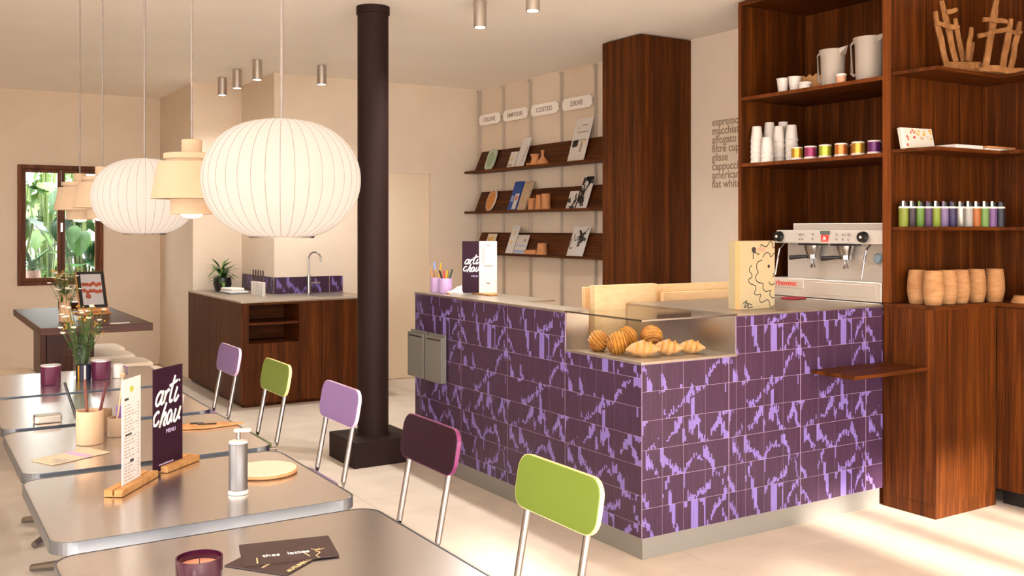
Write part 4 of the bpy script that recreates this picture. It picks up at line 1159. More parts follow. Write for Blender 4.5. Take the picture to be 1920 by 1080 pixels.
# driftwood crate
t = thing('driftwood_basket', 'rough open basket of driftwood slats on the top corner shelf', 'basket', (5.023, 3.254, K3), R(-32))
MB().prism([(-0.27, -0.085), (0.27, -0.085), (0.29, 0.10), (-0.25, 0.10)], 0, 0.022).build('base_board', M['drift'], t, bevel=0.004)
def slat(p, q_, w, th=0.012):
    p, q_ = Vector(p), Vector(q_)
    d_ = (q_ - p).normalized()
    s_ = d_.cross(Vector((0, 1, 0))).normalized()
    n_ = d_.cross(s_)
    mb = MB()
    k = len(mb.v)
    segs = 4
    for i in range(segs + 1):
        c_ = p.lerp(q_, i / segs) + s_ * rnd.uniform(-.004, .004)
        ww = w / 2 * rnd.uniform(.88, 1.1) * (0.7 if i == segs else 1)
        for sg, ng in ((-1, -1), (1, -1), (1, 1), (-1, 1)):
            mb.v.append(tuple(c_ + s_ * sg * ww + n_ * ng * th / 2))
    for i in range(segs):
        for j in range(4):
            mb.f.append((i * 4 + j, i * 4 + (j + 1) % 4, (i + 1) * 4 + (j + 1) % 4, (i + 1) * 4 + j))
            mb.m.append(0)
    mb.f += [(3, 2, 1, 0), tuple(segs * 4 + j for j in range(4))]
    mb.m += [0, 0]
    return mb
def SP(x, y, yy=-0.07):
    return ((x - 1180) / 8.0 * 0.00292 + 0.0, yy, (985 - y) / 8.0 * 0.00292 + 0.02)
for a, b_, w, yy in (((730, 970), (545, 140), .032, -.075), ((880, 880), (660, -30), .032, -.06), ((1040, 860), (890, 220), .028, -.03), ((1060, 860), (1135, 360), .026, -.05),
                     ((1190, 890), (1250, 540), .026, .03), ((1300, 960), (1470, -30), .034, -.075), ((1440, 940), (1590, 50), .028, .02), ((1570, 985), (1685, 250), .032, -.075), ((1700, 1000), (1830, 280), .030, -.06)):
    slat(SP(*a, yy), SP(*b_, yy - 0.005), w).build('slat', M['drift'], t)
for a, b_, w, yy in (((530, 320), (900, 390), .024, -.09), ((1170, 510), (1660, 400), .024, -.095), ((1250, 270), (1620, 290), .024, -.09), ((730, 150), (890, 100), .024, -.075), ((1620, 430), (1850, 460), .02, -.08), ((640, 990), (1250, 960), .03, -.09), ((1180, 985), (1760, 1030), .034, -.09)):
    slat(SP(*a, yy), SP(*b_, yy), w).build('cross_slat', M['drift'], t)
MB().prism([(-0.17, -0.088), (0.02, -0.088), (0.01, -0.03), (-0.15, -0.02)], 0.022, 0.055).build('front_board', M['drift'], t, bevel=0.006)

# ------------------------------------------------------------------ sink cabinet
t = thing('sink_cabinet', 'dark wood sink cabinet with an open niche and grey worktop', 'cabinet', (2.44, 8.20, 0))
def spart(name, m, bb, par=None, bevel=0.002):
    x0, x1, y0, y1, z0, z1 = bb
    return MB().box(x0 - 2.44, x1 - 2.44, y0 - 8.2, y1 - 8.2, z0, z1).build(name, M[m], par or t, bevel=bevel)
SX0, SX1, SY0 = 2.44, 3.66, 8.20
NX0, NX1, NZ0, NZ1 = 2.505, 2.945, 0.54, 0.868
spart('side_panel', 'wood_v', (SX0, SX0 + 0.02, SY0 + 0.001, 9.98, 0.03, 0.885))
spart('side_panel', 'wood_v', (SX1 - 0.02, SX1, SY0 + 0.02, 8.95, 0.03, 0.885))
spart('front_panel', 'wood_v', (SX0 + 0.02, NX0, SY0, SY0 + 0.02, 0.03, 0.885))
spart('front_panel', 'wood_v', (NX0, NX1, SY0, SY0 + 0.02, 0.03, NZ0))
spart('front_panel', 'wood_v', (NX0, NX1, SY0, SY0 + 0.02, NZ1, 0.885))
spart('front_panel', 'wood_v', (NX1, 3.15, SY0, SY0 + 0.02, 0.03, 0.885))
spart('door', 'wood_v', (3.153, SX1, SY0, SY0 + 0.02, 0.03, 0.885))
n_ = MB()
for bb in ((NX0 - .01, NX0, SY0 + .02, 8.6, NZ0 - .01, NZ1 + .01), (NX1, NX1 + .01, SY0 + .02, 8.6, NZ0 - .01, NZ1 + .01), (NX0, NX1, SY0 + .02, 8.6, NZ0 - .012, NZ0 - 0.001), (NX0, NX1, SY0 + .02, 8.6, NZ1 + .001, NZ1 + .011), (NX0, NX1, 8.6, 8.61, NZ0, NZ1)):
    n_.box(bb[0] - 2.44, bb[1] - 2.44, bb[2] - 8.2, bb[3] - 8.2, bb[4], bb[5])
n_.build('niche', M['wood_x'], t)
spart('shelf', 'wood_x', (NX0, NX1, SY0 + 0.004, 8.6, 0.695, 0.715))
spart('plinth', 'wood_v', (SX0 + 0.03, SX1 - 0.02, SY0 + 0.03, 8.94, 0, 0.03))
MB().prism([(0 - .004, -.006), (SX1 - SX0 + .004, -.006), (SX1 - SX0 + .004, 0.765), (0.53, 0.765), (0.53, 1.79), (-.004, 1.79)], 0.886, 0.90).build('worktop', M['zinc'], t, bevel=0.002)
MB().box(3.2 - 2.44, 3.55 - 2.44, 0.15, 0.55, 0.9003, 0.9012).build('sink_bowl', M['steel'], t)
# splash back tiles
q0 = [(0, 2.975 - .004 - 2.44 - 0.0, 0)]
cols = [(2.976 + 0.137 * k, 2.976 + 0.137 * (k + 1), k % 4, 0, 1, 1.2) for k in range(5)]
lay(t, cols, [(0.902, 1.06, 2, 0, 1)], lambda a, z: (a + 0.001 - 2.44, YB - 0.008 - 8.2, z), 0)
lay(t, [(9.965 - 0.1235 * k, 9.965 - 0.1235 * (k + 1), k % 4, 0, 1, 1.2) for k in range(8)], [(0.902, 1.06, 3, 0, 1)], lambda a, z: (2.972 - 2.44, a - 0.001 - 8.2, z), -PI / 2)
tp = thing('sink_tap', 'slim chrome swan-neck tap at the sink', 'tap', (3.27, 8.84, 0.9015))
MB().lathe([(0.022, 0), (0.022, 0.17), (0.014, 0.18)], 18).build('base', M['chrome'], tp, True)
arc = [(0, 0, 0.17), (0, 0, 0.33)] + [(0.0, -0.065 + 0.065 * math.cos(a), 0.33 + 0.065 * math.sin(a)) for a in [R(15 * k) for k in range(1, 13)]] + [(0, -0.13, 0.30)]
MB().tube([(0.0 - y * 0.6, y * 0.8, z) for x, y, z in arc], 0.008, 10).build('spout', M['chrome'], tp, True)
MB().tube([(0, 0, 0.10), (0.03, -0.01, 0.105), (0.10, -0.03, 0.105)], 0.008, 8).build('lever', M['chrome'], tp, True)
leafy('potted_plant', 'green leafy plant in a rounded black pot on the sink cabinet', 'plant', (2.70, 9.70, 0.9005), 52, 0.15, 0.016, [M['leaf'], M['leaf3'], M['leaf2']], 0.14, 0.05, 0, 0.003, tilt=(-30, 62), pot=(0.088, 0.135, M['pot_black']))
for k in range(5):
    y = 9.03 - 0.072 * k
    o = thing('white_canister', ['farthest', 'second farthest', 'middle', 'second nearest', 'nearest'][k] + ' slim white canister with a dark stick by the splash tiles', 'canister', (2.80, y, 0.9005), group='white canisters on the sink cabinet')
    MB().lathe([(0.022, 0), (0.022, 0.125), (0.019, 0.128), (0, 0.128)], 18).build('body', M['white'], o, True)
    MB().lathe([(0.007, 0.1282), (0.007, 0.235), (0.0, 0.235)], 8).build('stick', flat('stick_brown', 70, 50, 44), o, True)
cl = flat('grey_linen', 188, 186, 184, 0.9)
for k, (x, y, w, h_, z, lab) in enumerate(((2.74, 9.36, .12, .17, 0.0, 'lower folded grey cloth beside the black plant pot'), (2.73, 9.40, .09, .12, 0.025, 'upper folded white cloth on the grey one'))):
    tag(MB().prism(rrect(-w, w * .6, -h_, h_, .03), 0, .024).build('folded_cloth', [cl, M['white']][k], None, bevel=0.008, loc=(x, y, 0.9006 + z), rot=(0, 0, 0.2 * k)), lab, 'cloth')

# ------------------------------------------------------------------ high table by the window
t = thing('high_table', 'dark wood pedestal table in front of the window', 'table', (1.075, 7.54, 0))
MB().box(-0.335, 0.335, -0.85, 0.85, 0.852, 0.90).build('tabletop', M['wood_top'], t, bevel=0.004)
MB().box(-0.21, 0.10, -0.06, 0.36, 0.04, 0.852).build('pedestal', M['wood_dark'], t, bevel=0.004)
MB().box(-0.25, -0.215, -0.10, 0.32, 0.04, 0.852).build('pedestal_panel', M['wood_dark'], t, bevel=0.003)
MB().box(-0.28, 0.25, -0.35, 0.45, 0, 0.04).build('foot', M['wood_dark'], t, bevel=0.004)

def flowers(name, label, loc, h, spread, seed, group=None):
    t = thing(name, label, 'flowers', loc, group=group)
    q = random.Random(seed)
    st, wf, yf, lf = MB(), MB(), MB(), MB()
    for k in range(60):
        a, rr = q.uniform(0, 2 * PI), spread * q.random() ** .6
        hh = h * q.uniform(.55, 1.0)
        top = Vector((rr * math.cos(a), rr * math.sin(a), hh))
        st.tube([(0.012 * math.cos(a), 0.012 * math.sin(a), 0.0), top * 0.5 + Vector((0, 0, 0.02)), top], 0.0012, 4)
        kind = q.random()
        if kind < 0.36:
            wf.lathe([(0.0, -0.003), (0.012, 0.0), (0.013, 0.005), (0.0, 0.007)], 8, top)
        elif kind < 0.7:
            for _ in range(3):
                yf.lathe([(0.0, -0.004), (0.005, 0), (0.0, 0.005)], 6, top + Vector((q.uniform(-.014, .014), q.uniform(-.014, .014), q.uniform(-.02, .006))))
        for _ in range(2):
            m_ = top * q.uniform(.35, .85)
            d_ = Vector((q.uniform(-1, 1), q.uniform(-1, 1), q.uniform(-.2, .8))).normalized() * 0.045
            s_ = d_.cross(Vector((0, 0, 1))).normalized() * 0.008
            lf.quad([m_, m_ + d_ * .5 + s_, m_ + d_, m_ + d_ * .5 - s_])
    stuff(st.build('stems', M['stem'], t))
    stuff(wf.build('white_blooms', M['daisy'], t, True))
    stuff(yf.build('yellow_blooms', M['yellow'], t, True))
    stuff(lf.build('foliage', M['leaf'], t))
    return t
v = thing('flower_vase', 'slim beige vase on the dark wood table by the window', 'vase', (0.935, 7.10, 0.901))
MB().lathe([(0.034, 0), (0.038, 0.01), (0.036, 0.17), (0.040, 0.19), (0.034, 0.19), (0.031, 0.17), (0.03, 0.012), (0, 0.012)], 24).build('body', flat('vase_beige', 208, 168, 132, 0.4), v, True)
flowers('flower_bunch', 'white and yellow wildflowers in the beige vase near the window', (0.935, 7.10, 0.93), 0.33, 0.10, 3)
t = thing('tablet_stand', 'tablet showing food in a wooden stand on the dark table', 'tablet', (1.19, 7.62, 0.9005), R(4))
MB().prism(rrect(-0.115, 0.115, -0.085, 0.11, 0.04), 0, 0.014).build('base', M['light_wood'], t, bevel=0.004)
MB().box(-0.10, 0.10, -0.045, 0.03, 0.0145, 0.04).build('holder', M['light_wood'], t, bevel=0.01)
tb = MB().box(-0.1, 0.1, 0, 0.03, 0, 0.30).build('case', M['light_wood'], t, bevel=0.008, loc=(0, -0.03, 0.04), rot=(R(-27), 0, 0))
MB().box(-0.094, 0.094, -0.006, -0.0005, 0.006, 0.294).build('bezel', M['black'], tb, bevel=0.003)
scr = mat('screen', srgb(150, 142, 138), 0.3, emit=srgb(158, 150, 146), estr=0.35)
MB().box(-0.07, 0.07, -0.0075, -0.0062, 0.028, 0.27).build('screen', scr, tb)
q = random.Random(9)
mb = MB()
for row, z in ((0, 0.19), (1, 0.135)):
    for k in range(6):
        mb.lathe([(0.0, 0), (0.016, 0.0002), (0.016, 0.0006), (0, 0.0007)], 8, (-0.055 + 0.022 * k, z + q.uniform(-.008, .008), 0))
mb.lathe([(0.02, 0.0003), (0, 0.0009)], 10, (-0.03, 0.095, 0))
mb.build('food_photo', mat('food', srgb(150, 70, 46), 0.4, noise=0.5, nscale=70), tb, loc=(0, -0.0078, 0), rot=(PI / 2, 0, 0))
tag(MB().box(-0.09, 0.09, -0.07, 0.07, 0, 0.05).build('wooden_tray', M['wood_dark'], None, bevel=0.004, loc=(1.13, 8.22, 0.901)), 'low dark wood box behind the tablet on the dark table', 'box')
tag(MB().box(-0.06, 0.06, -0.02, 0.02, 0, 0.004).build('paper_slip', M['paper'], None, loc=(1.22, 6.78, 0.9005)), 'white paper slip at the near edge of the dark table', 'paper')

# cream stools
def stool(x, y, label):
    t = thing('padded_stool', label, 'stool', (x, y, 0), 0, 'cream stools around the dark table')
    MB().prism(rrect(-0.2, 0.2, -0.19, 0.19, 0.09), 0.525, 0.605).build('seat_pad', M['cream'], t, True, bevel=0.025)
    MB().prism(rrect(-0.18, 0.18, -0.17, 0.17, 0.08), 0.505, 0.524).build('seat_board', M['cream'], t)
    for sx in (-1, 1):
        for sy in (-1, 1):
            MB().tube([(sx * 0.13, sy * 0.12, 0.505), (sx * 0.17, sy * 0.16, 0)], 0.012, 8).build('leg', M['cream'], t, True)
stool(1.285, 8.14, 'farthest cream padded stool right of the dark table')
stool(1.265, 7.64, 'second farthest cream padded stool right of the dark table')
stool(1.29, 7.16, 'second nearest cream padded stool right of the dark table')
stool(1.285, 6.68, 'nearest cream padded stool right of the dark table')
stool(0.545, 7.0, 'cream padded stool left of the dark table')

# ------------------------------------------------------------------ dining tables
TZ = 0.75
def dining_table(x0, x1, y0, y1, label):
    cx, cy = (x0 + x1) / 2, (y0 + y1) / 2
    t = thing('cafe_table', label, 'table', (cx, cy, 0), 0, 'metal cafe tables in a row')
    hx, hy = (x1 - x0) / 2, (y1 - y0) / 2
    MB().prism(rrect(-hx + .004, hx - .004, -hy + .004, hy - .004, 0.056, 8), TZ - 0.027, TZ).build('tabletop', M['alu'], t, bevel=0.002)
    po, pi_ = rrect(-hx, hx, -hy, hy, 0.06, 8), rrect(-hx + .0042, hx - .0042, -hy + .0042, hy - .0042, 0.056, 8)
    mb = MB()
    n = len(po)
    for i in range(n):
        j = (i + 1) % n
        mb.quad([(*po[i], TZ - .031), (*po[j], TZ - .031), (*po[j], TZ + .0005), (*po[i], TZ + .0005)])
        mb.quad([(*po[i], TZ + .0005), (*po[j], TZ + .0005), (*pi_[j], TZ + .0005), (*pi_[i], TZ + .0005)])
        mb.quad([(*pi_[i], TZ - .031), (*pi_[j], TZ - .031), (*po[j], TZ - .031), (*po[i], TZ - .031)])
    mb.build('edge_band', M['alu_edge'], t, True)
    MB().lathe([(0.038, 0.03), (0.038, TZ - 0.04)], 24).build('column', M['chrome'], t, True)
    MB().box(-0.16, 0.16, -0.03, 0.03, TZ - 0.042, TZ - 0.029).build('mount_plate', M['black'], t)
    for k in range(4):
        a = k * PI / 2 + PI / 4
        MB().tube([(0, 0, 0.045), (0.2 * math.cos(a), 0.2 * math.sin(a), 0.04), (0.33 * math.cos(a), 0.33 * math.sin(a), 0.018)], [0.026, 0.022, 0.016], 8).build('foot', M['chrome'], t, True)
    return t
dining_table(0.30, 1.11, 1.76, 2.51, 'nearest metal table, with the dark leaflets on it')
dining_table(0.312, 1.115, 2.605, 3.325, 'second metal table, holding the standing menu cards')
dining_table(0.325, 1.125, 3.385, 4.13, 'third metal table, holding the brush pot')
dining_table(0.33, 1.13, 4.19, 4.945, 'fourth metal table, between the brush pot and the plum cups')
dining_table(0.37, 1.18, 5.0, 5.75, 'farthest metal table, with the plum cups')

# ------------------------------------------------------------------ chairs (backs on +X, facing the tables)
def chair(x, y, label, m, em, rz=0.0):
    t = thing('cafe_chair', label, 'chair', (x, y, 0), rz, 'coloured cafe chairs')
    lean_ = (0, R(10), 0)
    MB().prism(rrect(-0.205, 0.205, -0.078, 0.078, 0.05, 6), -0.009, 0.009, plane='yz').build('backrest', m, t, True, bevel=0.003, loc=(0.2, 0, 0.762), rot=lean_)
    pe, pi_ = rrect(-0.2065, 0.2065, -0.0795, 0.0795, 0.0515, 6), rrect(-0.2045, 0.2045, -0.0775, 0.0775, 0.0495, 6)
    mb = MB()
    for i in range(len(pe)):
        j = (i + 1) % len(pe)
        mb.quad([(-.007, *pe[i]), (-.007, *pe[j]), (.007, *pe[j]), (.007, *pe[i])])
        mb.quad([(-.007, *pi_[i]), (-.007, *pi_[j]), (-.007, *pe[j]), (-.007, *pe[i])])
        mb.quad([(.007, *pe[i]), (.007, *pe[j]), (.007, *pi_[j]), (.007, *pi_[i])])
    mb.build('edge_band', em, t, True, loc=(0.2, 0, 0.762), rot=lean_)
    MB().prism(rrect(-0.2, 0.13, -0.19, 0.19, 0.05, 5), 0.442, 0.46).build('seat', m, t, True, bevel=0.003)
    for sy in (-1, 1):
        MB().tube([(0.218, sy * 0.15, 0.80), (0.20, sy * 0.15, 0.70), (0.155, sy * 0.15, 0.46), (0.15, sy * 0.152, 0.40), (0.185, sy * 0.17, 0.0)], 0.011, 12).build('rear_leg', M['chrome'], t, True)
        MB().tube([(-0.15, sy * 0.155, 0.432), (-0.185, sy * 0.175, 0)], 0.011, 10).build('front_leg', M['chrome'], t, True)
        MB().tube([(-0.16, sy * 0.155, 0.43), (0.156, sy * 0.15, 0.43)], 0.009, 8).build('seat_rail', M['chrome'], t, True)
    MB().tube([(0.12, -0.15, 0.43), (0.12, 0.15, 0.43)], 0.008, 8).build('cross_bar', M['chrome'], t, True)
chair(1.40, 2.315, 'nearest apple green cafe chair, in front of the counter', M['green'], M['edge_cream'])
chair(1.385, 3.085, 'dark aubergine cafe chair between the green and lilac ones', M['aubergine'], M['edge_plum'])
chair(1.42, 4.00, 'lilac cafe chair in front of the column', M['lilac'], M['edge_lilac'])
chair(1.43, 4.885, 'farther apple green cafe chair, before the sink cabinet', M['green'], M['edge_cream'])
chair(1.42, 5.69, 'farthest lilac cafe chair, at the end of the table row', M['lilac'], M['edge_lilac'])

# ------------------------------------------------------------------ things on the tables
TT = TZ + 0.001
# white menu in an oak foot
def menu(loc, rz, wood_len, label, purple):
    t = thing('menu_stand', label, 'menu', loc, rz, 'standing menus on the second table')
    a, b_ = -wood_len / 2 + (0.04 if purple else 0), wood_len / 2 + (0.03 if purple else 0)
    MB().box(a, b_, -0.028, -0.003, 0, 0.02).box(a, b_, 0.003, 0.028, 0, 0.02).box(a, b_, -0.003, 0.003, 0, 0.004).build('wooden_foot', M['oak'], t, bevel=0.002)
    return t
ang = math.atan2(0.220, 0.156)
t = menu((0.588, 3.075, TT), ang - 0.02, 0.235, 'white printed menu card standing in an oak foot', False)
cw = 0.118
wc = MB().box(-cw / 2, cw / 2, -0.0012, 0.0012, 0.004, 0.325).build('card', M['paper'], t, loc=(-0.005, 0, 0))
q = random.Random(4)
pm = MB()
for k in range(24):
    z = 0.245 - k * 0.0095
    if k in (9, 17):
        continue
    x = -0.045
    for w_ in range(q.randint(2, 4)):
        l = q.uniform(.008, .02)
        pm.box(x, x + l, -0.0017, -0.0011, z, z + 0.0035)
        x += l + 0.006
    pm.box(0.038, 0.047, -0.0017, -0.0011, z, z + 0.0035)
stuff(pm.build('print_lines', M['ink_pale'], wc))
MB().box(-0.04, 0.0, -0.0018, -0.0011, 0.157, 0.163).box(-0.01, 0.012, -0.0018, -0.0011, 0.075, 0.084).box(-0.045, -0.02, -0.0018, -0.0011, 0.262, 0.269).build('headings', M['ink'], wc)
MB().prism([(0.012 * math.cos(k * PI / 4), 0.292 + 0.009 * math.sin(k * PI / 4)) for k in range(8)], -0.0018, -0.0011, plane='xz').build('leaf_mark', flat('leaf_mark', 186, 186, 60), wc)
ang2 = math.atan2(0.101, 0.109)
t = menu((0.735, 3.24, TT), ang2, 0.19, 'aubergine card reading arti chaut menu in an oak foot', True)
cw = 0.156
pc = MB().box(-cw / 2, cw / 2, -0.0012, 0.0012, 0.004, 0.328).build('card', M['card_purple'], t, loc=(-0.012, 0, 0))
script('script_lettering', pc, (-cw / 2 + 0.026, -0.0018, 0.135), (0, 0, 0), 0.175, (-0.026, cw - 0.026))
text('menu_word', 'MENU', 0.0185, (-0.012, -0.0014, 0.118), FACE_Y, M['ink_lilac'], pc)
text('web_word', 'www.artichaut.com', 0.0098, (-0.05, -0.0014, 0.022), FACE_Y, M['ink_lilac'], pc)
# soap pump bottle
t = thing('pump_bottle', 'silver pump bottle on the second table', 'bottle', (0.835, 2.835, TT), R(-25))
MB().lathe([(0.029, 0), (0.029, 0.008), (0.0275, 0.008), (0.0275, 0.012), (0.029, 0.012)], 28).build('base_ring', M['white'], t, True)
MB().lathe([(0.0265, 0.0125), (0.0265, 0.142), (0.024, 0.146), (0, 0.146)], 32).build('body', mat('silver_paint', srgb(112, 109, 107), 0.4, 0.6), t, True)
MB().lathe([(0.0265, 0.1462), (0.0265, 0.152), (0.008, 0.155), (0, 0.155)], 28).build('collar', M['white'], t, True)
MB().tube([(0, 0, 0.155), (0, 0, 0.178)], 0.006, 10).build('pump_stem', M['chrome'], t, True)
MB().box(-0.012, 0.036, -0.011, 0.011, 0.178, 0.187).build('pump_head', M['white'], t, bevel=0.003)
# round board
t = thing('round_board', 'round pale board with a wooden rim behind the pump bottle', 'board', (0.975, 3.03, TT))
MB().lathe([(0.098, 0), (0.102, 0.004), (0.102, 0.010), (0.1, 0.012), (0, 0.012)], 40).build('rim', M['light_wood'], t, True)
MB().lathe([(0.098, 0.0121), (0.098, 0.0145), (0, 0.0145)], 40).build('top', flat('board_cream', 232, 214, 190, 0.6), t, True)
# candle
t = thing('candle_glass', 'large plum glass candle at the front of the nearest table', 'candle', (0.506, 1.983, TT))
MB().lathe([(0.040, 0), (0.043, 0.004), (0.0455, 0.116), (0.0425, 0.116), (0.0405, 0.095), (0.0395, 0.096), (0.0, 0.096)], 40).build('glass', M['plum_glass'], t, True)
MB().lathe([(0.0392, 0.0962), (0.0392, 0.1), (0, 0.1)], 36).build('wax', M['wax'], t, True)
MB().tube([(0, 0, 0.1), (0.001, 0, 0.112)], 0.001, 5).build('wick', M['ink'], t)
strokes('sun_mark', [[(0.009 * math.cos(a), 0.06 + 0.009 * math.sin(a)) for a in [R(20 * k) for k in range(19)]]] + [[(0.014 * math.cos(a), 0.06 + 0.014 * math.sin(a)), (0.022 * math.cos(a), 0.06 + 0.022 * math.sin(a))] for a in [R(45 * k) for k in range(8)]], 0.0014, flat('orange_print', 226, 120, 40), t, (0.0438 * math.sin(R(-15)), -0.0446 * math.cos(R(-15)), 0), (0, 0, R(-15)))
# leaflets
def leaflet(label, a, b_, c, z):
    o_ = Vector((a[0], a[1], TT + z))
    ex, ey = Vector((b_[0] - a[0], b_[1] - a[1], 0)), Vector((c[0] - a[0], c[1] - a[1], 0))
    t = thing('leaflet', label, 'leaflet', o_, math.atan2(ex.y, ex.x), 'dark leaflets on the nearest table')
    w, h_ = ex.length, ey.length
    MB().box(0, w, 0, h_, 0, 0.0012).build('sheet', M['leaflet'], t)
    return t, w, h_
t, w, h_ = leaflet('dark leaflet lying underneath, its corner by the candle', (0.627, 2.24), (0.727, 2.105), (0.760, 2.30), 0.0)
q = random.Random(6)
text('heading', 'HOBBIT CAFE'.replace('HOBBIT', 'AUTUMN'), 0.017, (w * .97, 0.02, 0.0013), (0, 0, PI / 2), M['ink_gold'], t)
text('small_words', 'workshops', 0.012, (w * .55, 0.02, 0.0013), (0, 0, PI / 2), M['ink_gold'], t)
t, w, h_ = leaflet('dark leaflet lying on top of the other, with gold lettering', (0.663, 2.204), (0.874, 2.159), (0.707, 2.359), 0.0018)
text('heading', 'thes', 0.024, (0.045, 0.05, 0.0013), (0, 0, 0), M['ink_white'], t)
text('heading', 'lattes', 0.024, (0.102, 0.05, 0.0013), (0, 0, 0), M['ink_white'], t)
strokes('gold_drawing', [[(0.18, 0.07), (0.168, 0.055), (0.176, 0.04), (0.165, 0.02), (0.17, 0.004)], [(0.16, 0.072), (0.175, 0.06), (0.19, 0.066)], [(0.03, 0.01), (0.032, 0.05)], [(0.15, 0.02), (0.14, 0.055), (0.155, 0.06)]], 0.0016, M['ink_gold'], t, (0, 0, 0.0014), (R(-90), 0, 0))

# third table: brush pot, small pots, postcard
t = thing('brush_pot', 'pale wooden pot holding brushes on the third table', 'pot', (0.578, 3.775, TT))
MB().lathe([(0.044, 0), (0.046, 0.003), (0.046, 0.118), (0.041, 0.118), (0.040, 0.01), (0, 0.01)], 32).build('body', flat('pot_pale', 212, 178, 142, 0.6), t, True)
for k, (dx, dy, tx, ty, h_, m, lab) in enumerate(((-.02, .01, -.075, .06, .215, M['black'], 'black paint brush leaning left in the pale pot'), (.0, .01, -.012, .03, .225, flat('brush_brown', 112, 58, 40), 'thick brown brush upright in the pale pot'), (.015, 0, .055, -.01, .215, flat('brush_red', 84, 26, 26), 'dark red brush leaning right in the pale pot'))):
    tag(MB().tube([(0.578 + dx, 3.775 + dy, TT + .012), (0.578 + (dx + tx) / 2, 3.775 + (dy + ty) / 2, TT + .118), (0.578 + tx, 3.775 + ty, TT + h_)], [0.004, 0.0055, 0.0045], 8).build('paint_brush', m, None, True), lab, 'brush', 'brushes in the pale pot')
pot_thing('clay_pot', 'small taupe pot behind the brush pot', 'pot', (0.682, 3.855, TT), [(0.03, 0), (0.032, 0.003), (0.032, 0.07), (0.028, 0.07), (0.028, 0.01), (0, 0.01)], flat('taupe', 176, 148, 118, 0.6), 'small taupe pots')
pot_thing('clay_pot', 'taller taupe pot hidden behind the brush pot', 'pot', (0.655, 3.96, TT), [(0.03, 0), (0.03, 0.085), (0.026, 0.085), (0.026, 0.01), (0, 0.01)], flat('taupe2', 150, 118, 88, 0.6), 'small taupe pots')
tag(MB().box(-0.018, 0.018, -0.001, 0.001, 0, 0.055).build('lilac_tag', M['lilac'], None, loc=(0.697, 3.852, TT + 0.055), rot=(0, 0, R(-32))), 'lilac paper tag sticking up from the taupe pot', 'tag')
t = thing('dried_flower', 'thin dried flower standing in the taupe pot', 'flower', (0.675, 3.85, TT + 0.013))
MB().tube([(0, 0, 0), (0.015, 0, 0.087), (0.03, 0.01, 0.2)], 0.003, 6).build('stem', flat('straw', 204, 168, 128), t, True)
MB().lathe([(0.0, 0), (0.008, 0.006), (0.01, 0.014), (0, 0.02)], 8, (0.03, 0.01, 0.2)).build('bloom', flat('straw', 204, 168, 128), t, True)
t = thing('postcard', 'printed card with a lilac stripe lying before the brush pot', 'card', (0.508, 3.535, TT), R(26))
MB().box(-0.10, 0.115, -0.008, 0.115, 0, 0.002).build('sheet', flat('card_beige', 214, 190, 160), t)
MB().box(0.02, 0.05, -0.008, 0.115, 0.0021, 0.0026).build('stripe', M['lilac_cup'], t)
MB().box(-0.08, -0.03, 0.0, 0.03, 0.0021, 0.0026).box(-0.06, -0.04, 0.03, 0.06, 0.0021, 0.0026).build('print', M['soft_grey'], t)
# palette-like board and white cup toward the chairs
t = thing('wooden_palette', 'leaf-shaped wooden board at the far corner of the third table', 'board', (1.0, 3.86, TT), R(-20))
pl = [(-0.13, -0.02), (-0.06, -0.055), (0.02, -0.05), (0.12, 0.0), (0.15, 0.02), (0.05, 0.045), (-0.06, 0.04)]
MB().prism(pl, 0, 0.008).build('board', M['light_wood'], t, bevel=0.002)
MB().box(-0.02, 0.05, -0.01, 0.004, 0.0081, 0.012).box(-0.05, 0.0, 0.012, 0.026, 0.0081, 0.012).build('clip', M['black'], t)
pot_thing('white_bowl', 'small white cup behind the aubergine menu card', 'cup', (0.985, 4.27, TT), [(0.03, 0), (0.034, 0.004), (0.042, 0.06), (0.039, 0.06), (0.03, 0.01), (0, 0.01)], M['white'])
tag(MB().prism(rrect(-0.05, 0.05, -0.035, 0.035, 0.01), 0, 0.03).build('butter_dish', M['steel'], None, bevel=0.006, loc=(0.50, 4.28, TT)), 'small steel dish on the fourth table behind the brush pot', 'dish')
# fifth table: plum cups, flowers in glass
for k, (x, y, lab) in enumerate(((0.633, 5.30, 'left plum tea light cup on the farthest table'), (0.875, 5.36, 'right plum tea light cup beside the flower glass'))):
    t = thing('plum_cup', lab, 'cup', (x, y, TT), 0, 'plum cups on the farthest table')
    MB().lathe([(0.043, 0), (0.046, 0.004), (0.0465, 0.095), (0.043, 0.095), (0.042, 0.085), (0.0, 0.085)], 30).build('cup', flat('plum_matte', 88, 26, 58, 0.35), t, True)
    MB().lathe([(0.0468, 0.0905), (0.0468, 0.0965), (0.0435, 0.0965)], 30).build('rim', flat('rim_silver', 206, 190, 190, 0.3, .5), t, True)
    MB().lathe([(0.0415, 0.0852), (0.0415, 0.087), (0, 0.087)], 24).build('wax', M['wax'], t, True)
t = thing('flower_glass', 'clear glass jar of flowers on the farthest table', 'vase', (0.80, 5.47, TT))
MB().lathe([(0.04, 0), (0.043, 0.004), (0.043, 0.15), (0.038, 0.165), (0.041, 0.185), (0.038, 0.185), (0.035, 0.165), (0.040, 0.15), (0.039, 0.008), (0, 0.008)], 28).build('glass', M['jar_glass'], t, True)
flowers('flower_bunch', 'white and yellow wildflowers in the clear glass jar', (0.80, 5.47, TT + 0.01), 0.37, 0.11, 8)
t = thing('pencil_tin', 'navy tin with a yellow stripe before the flower glass', 'tin', (0.795, 5.385, TT))
MB().lathe([(0.036, 0), (0.036, 0.075), (0.032, 0.075), (0.032, 0.01), (0, 0.01)], 26).build('body', M['navy'], t, True)
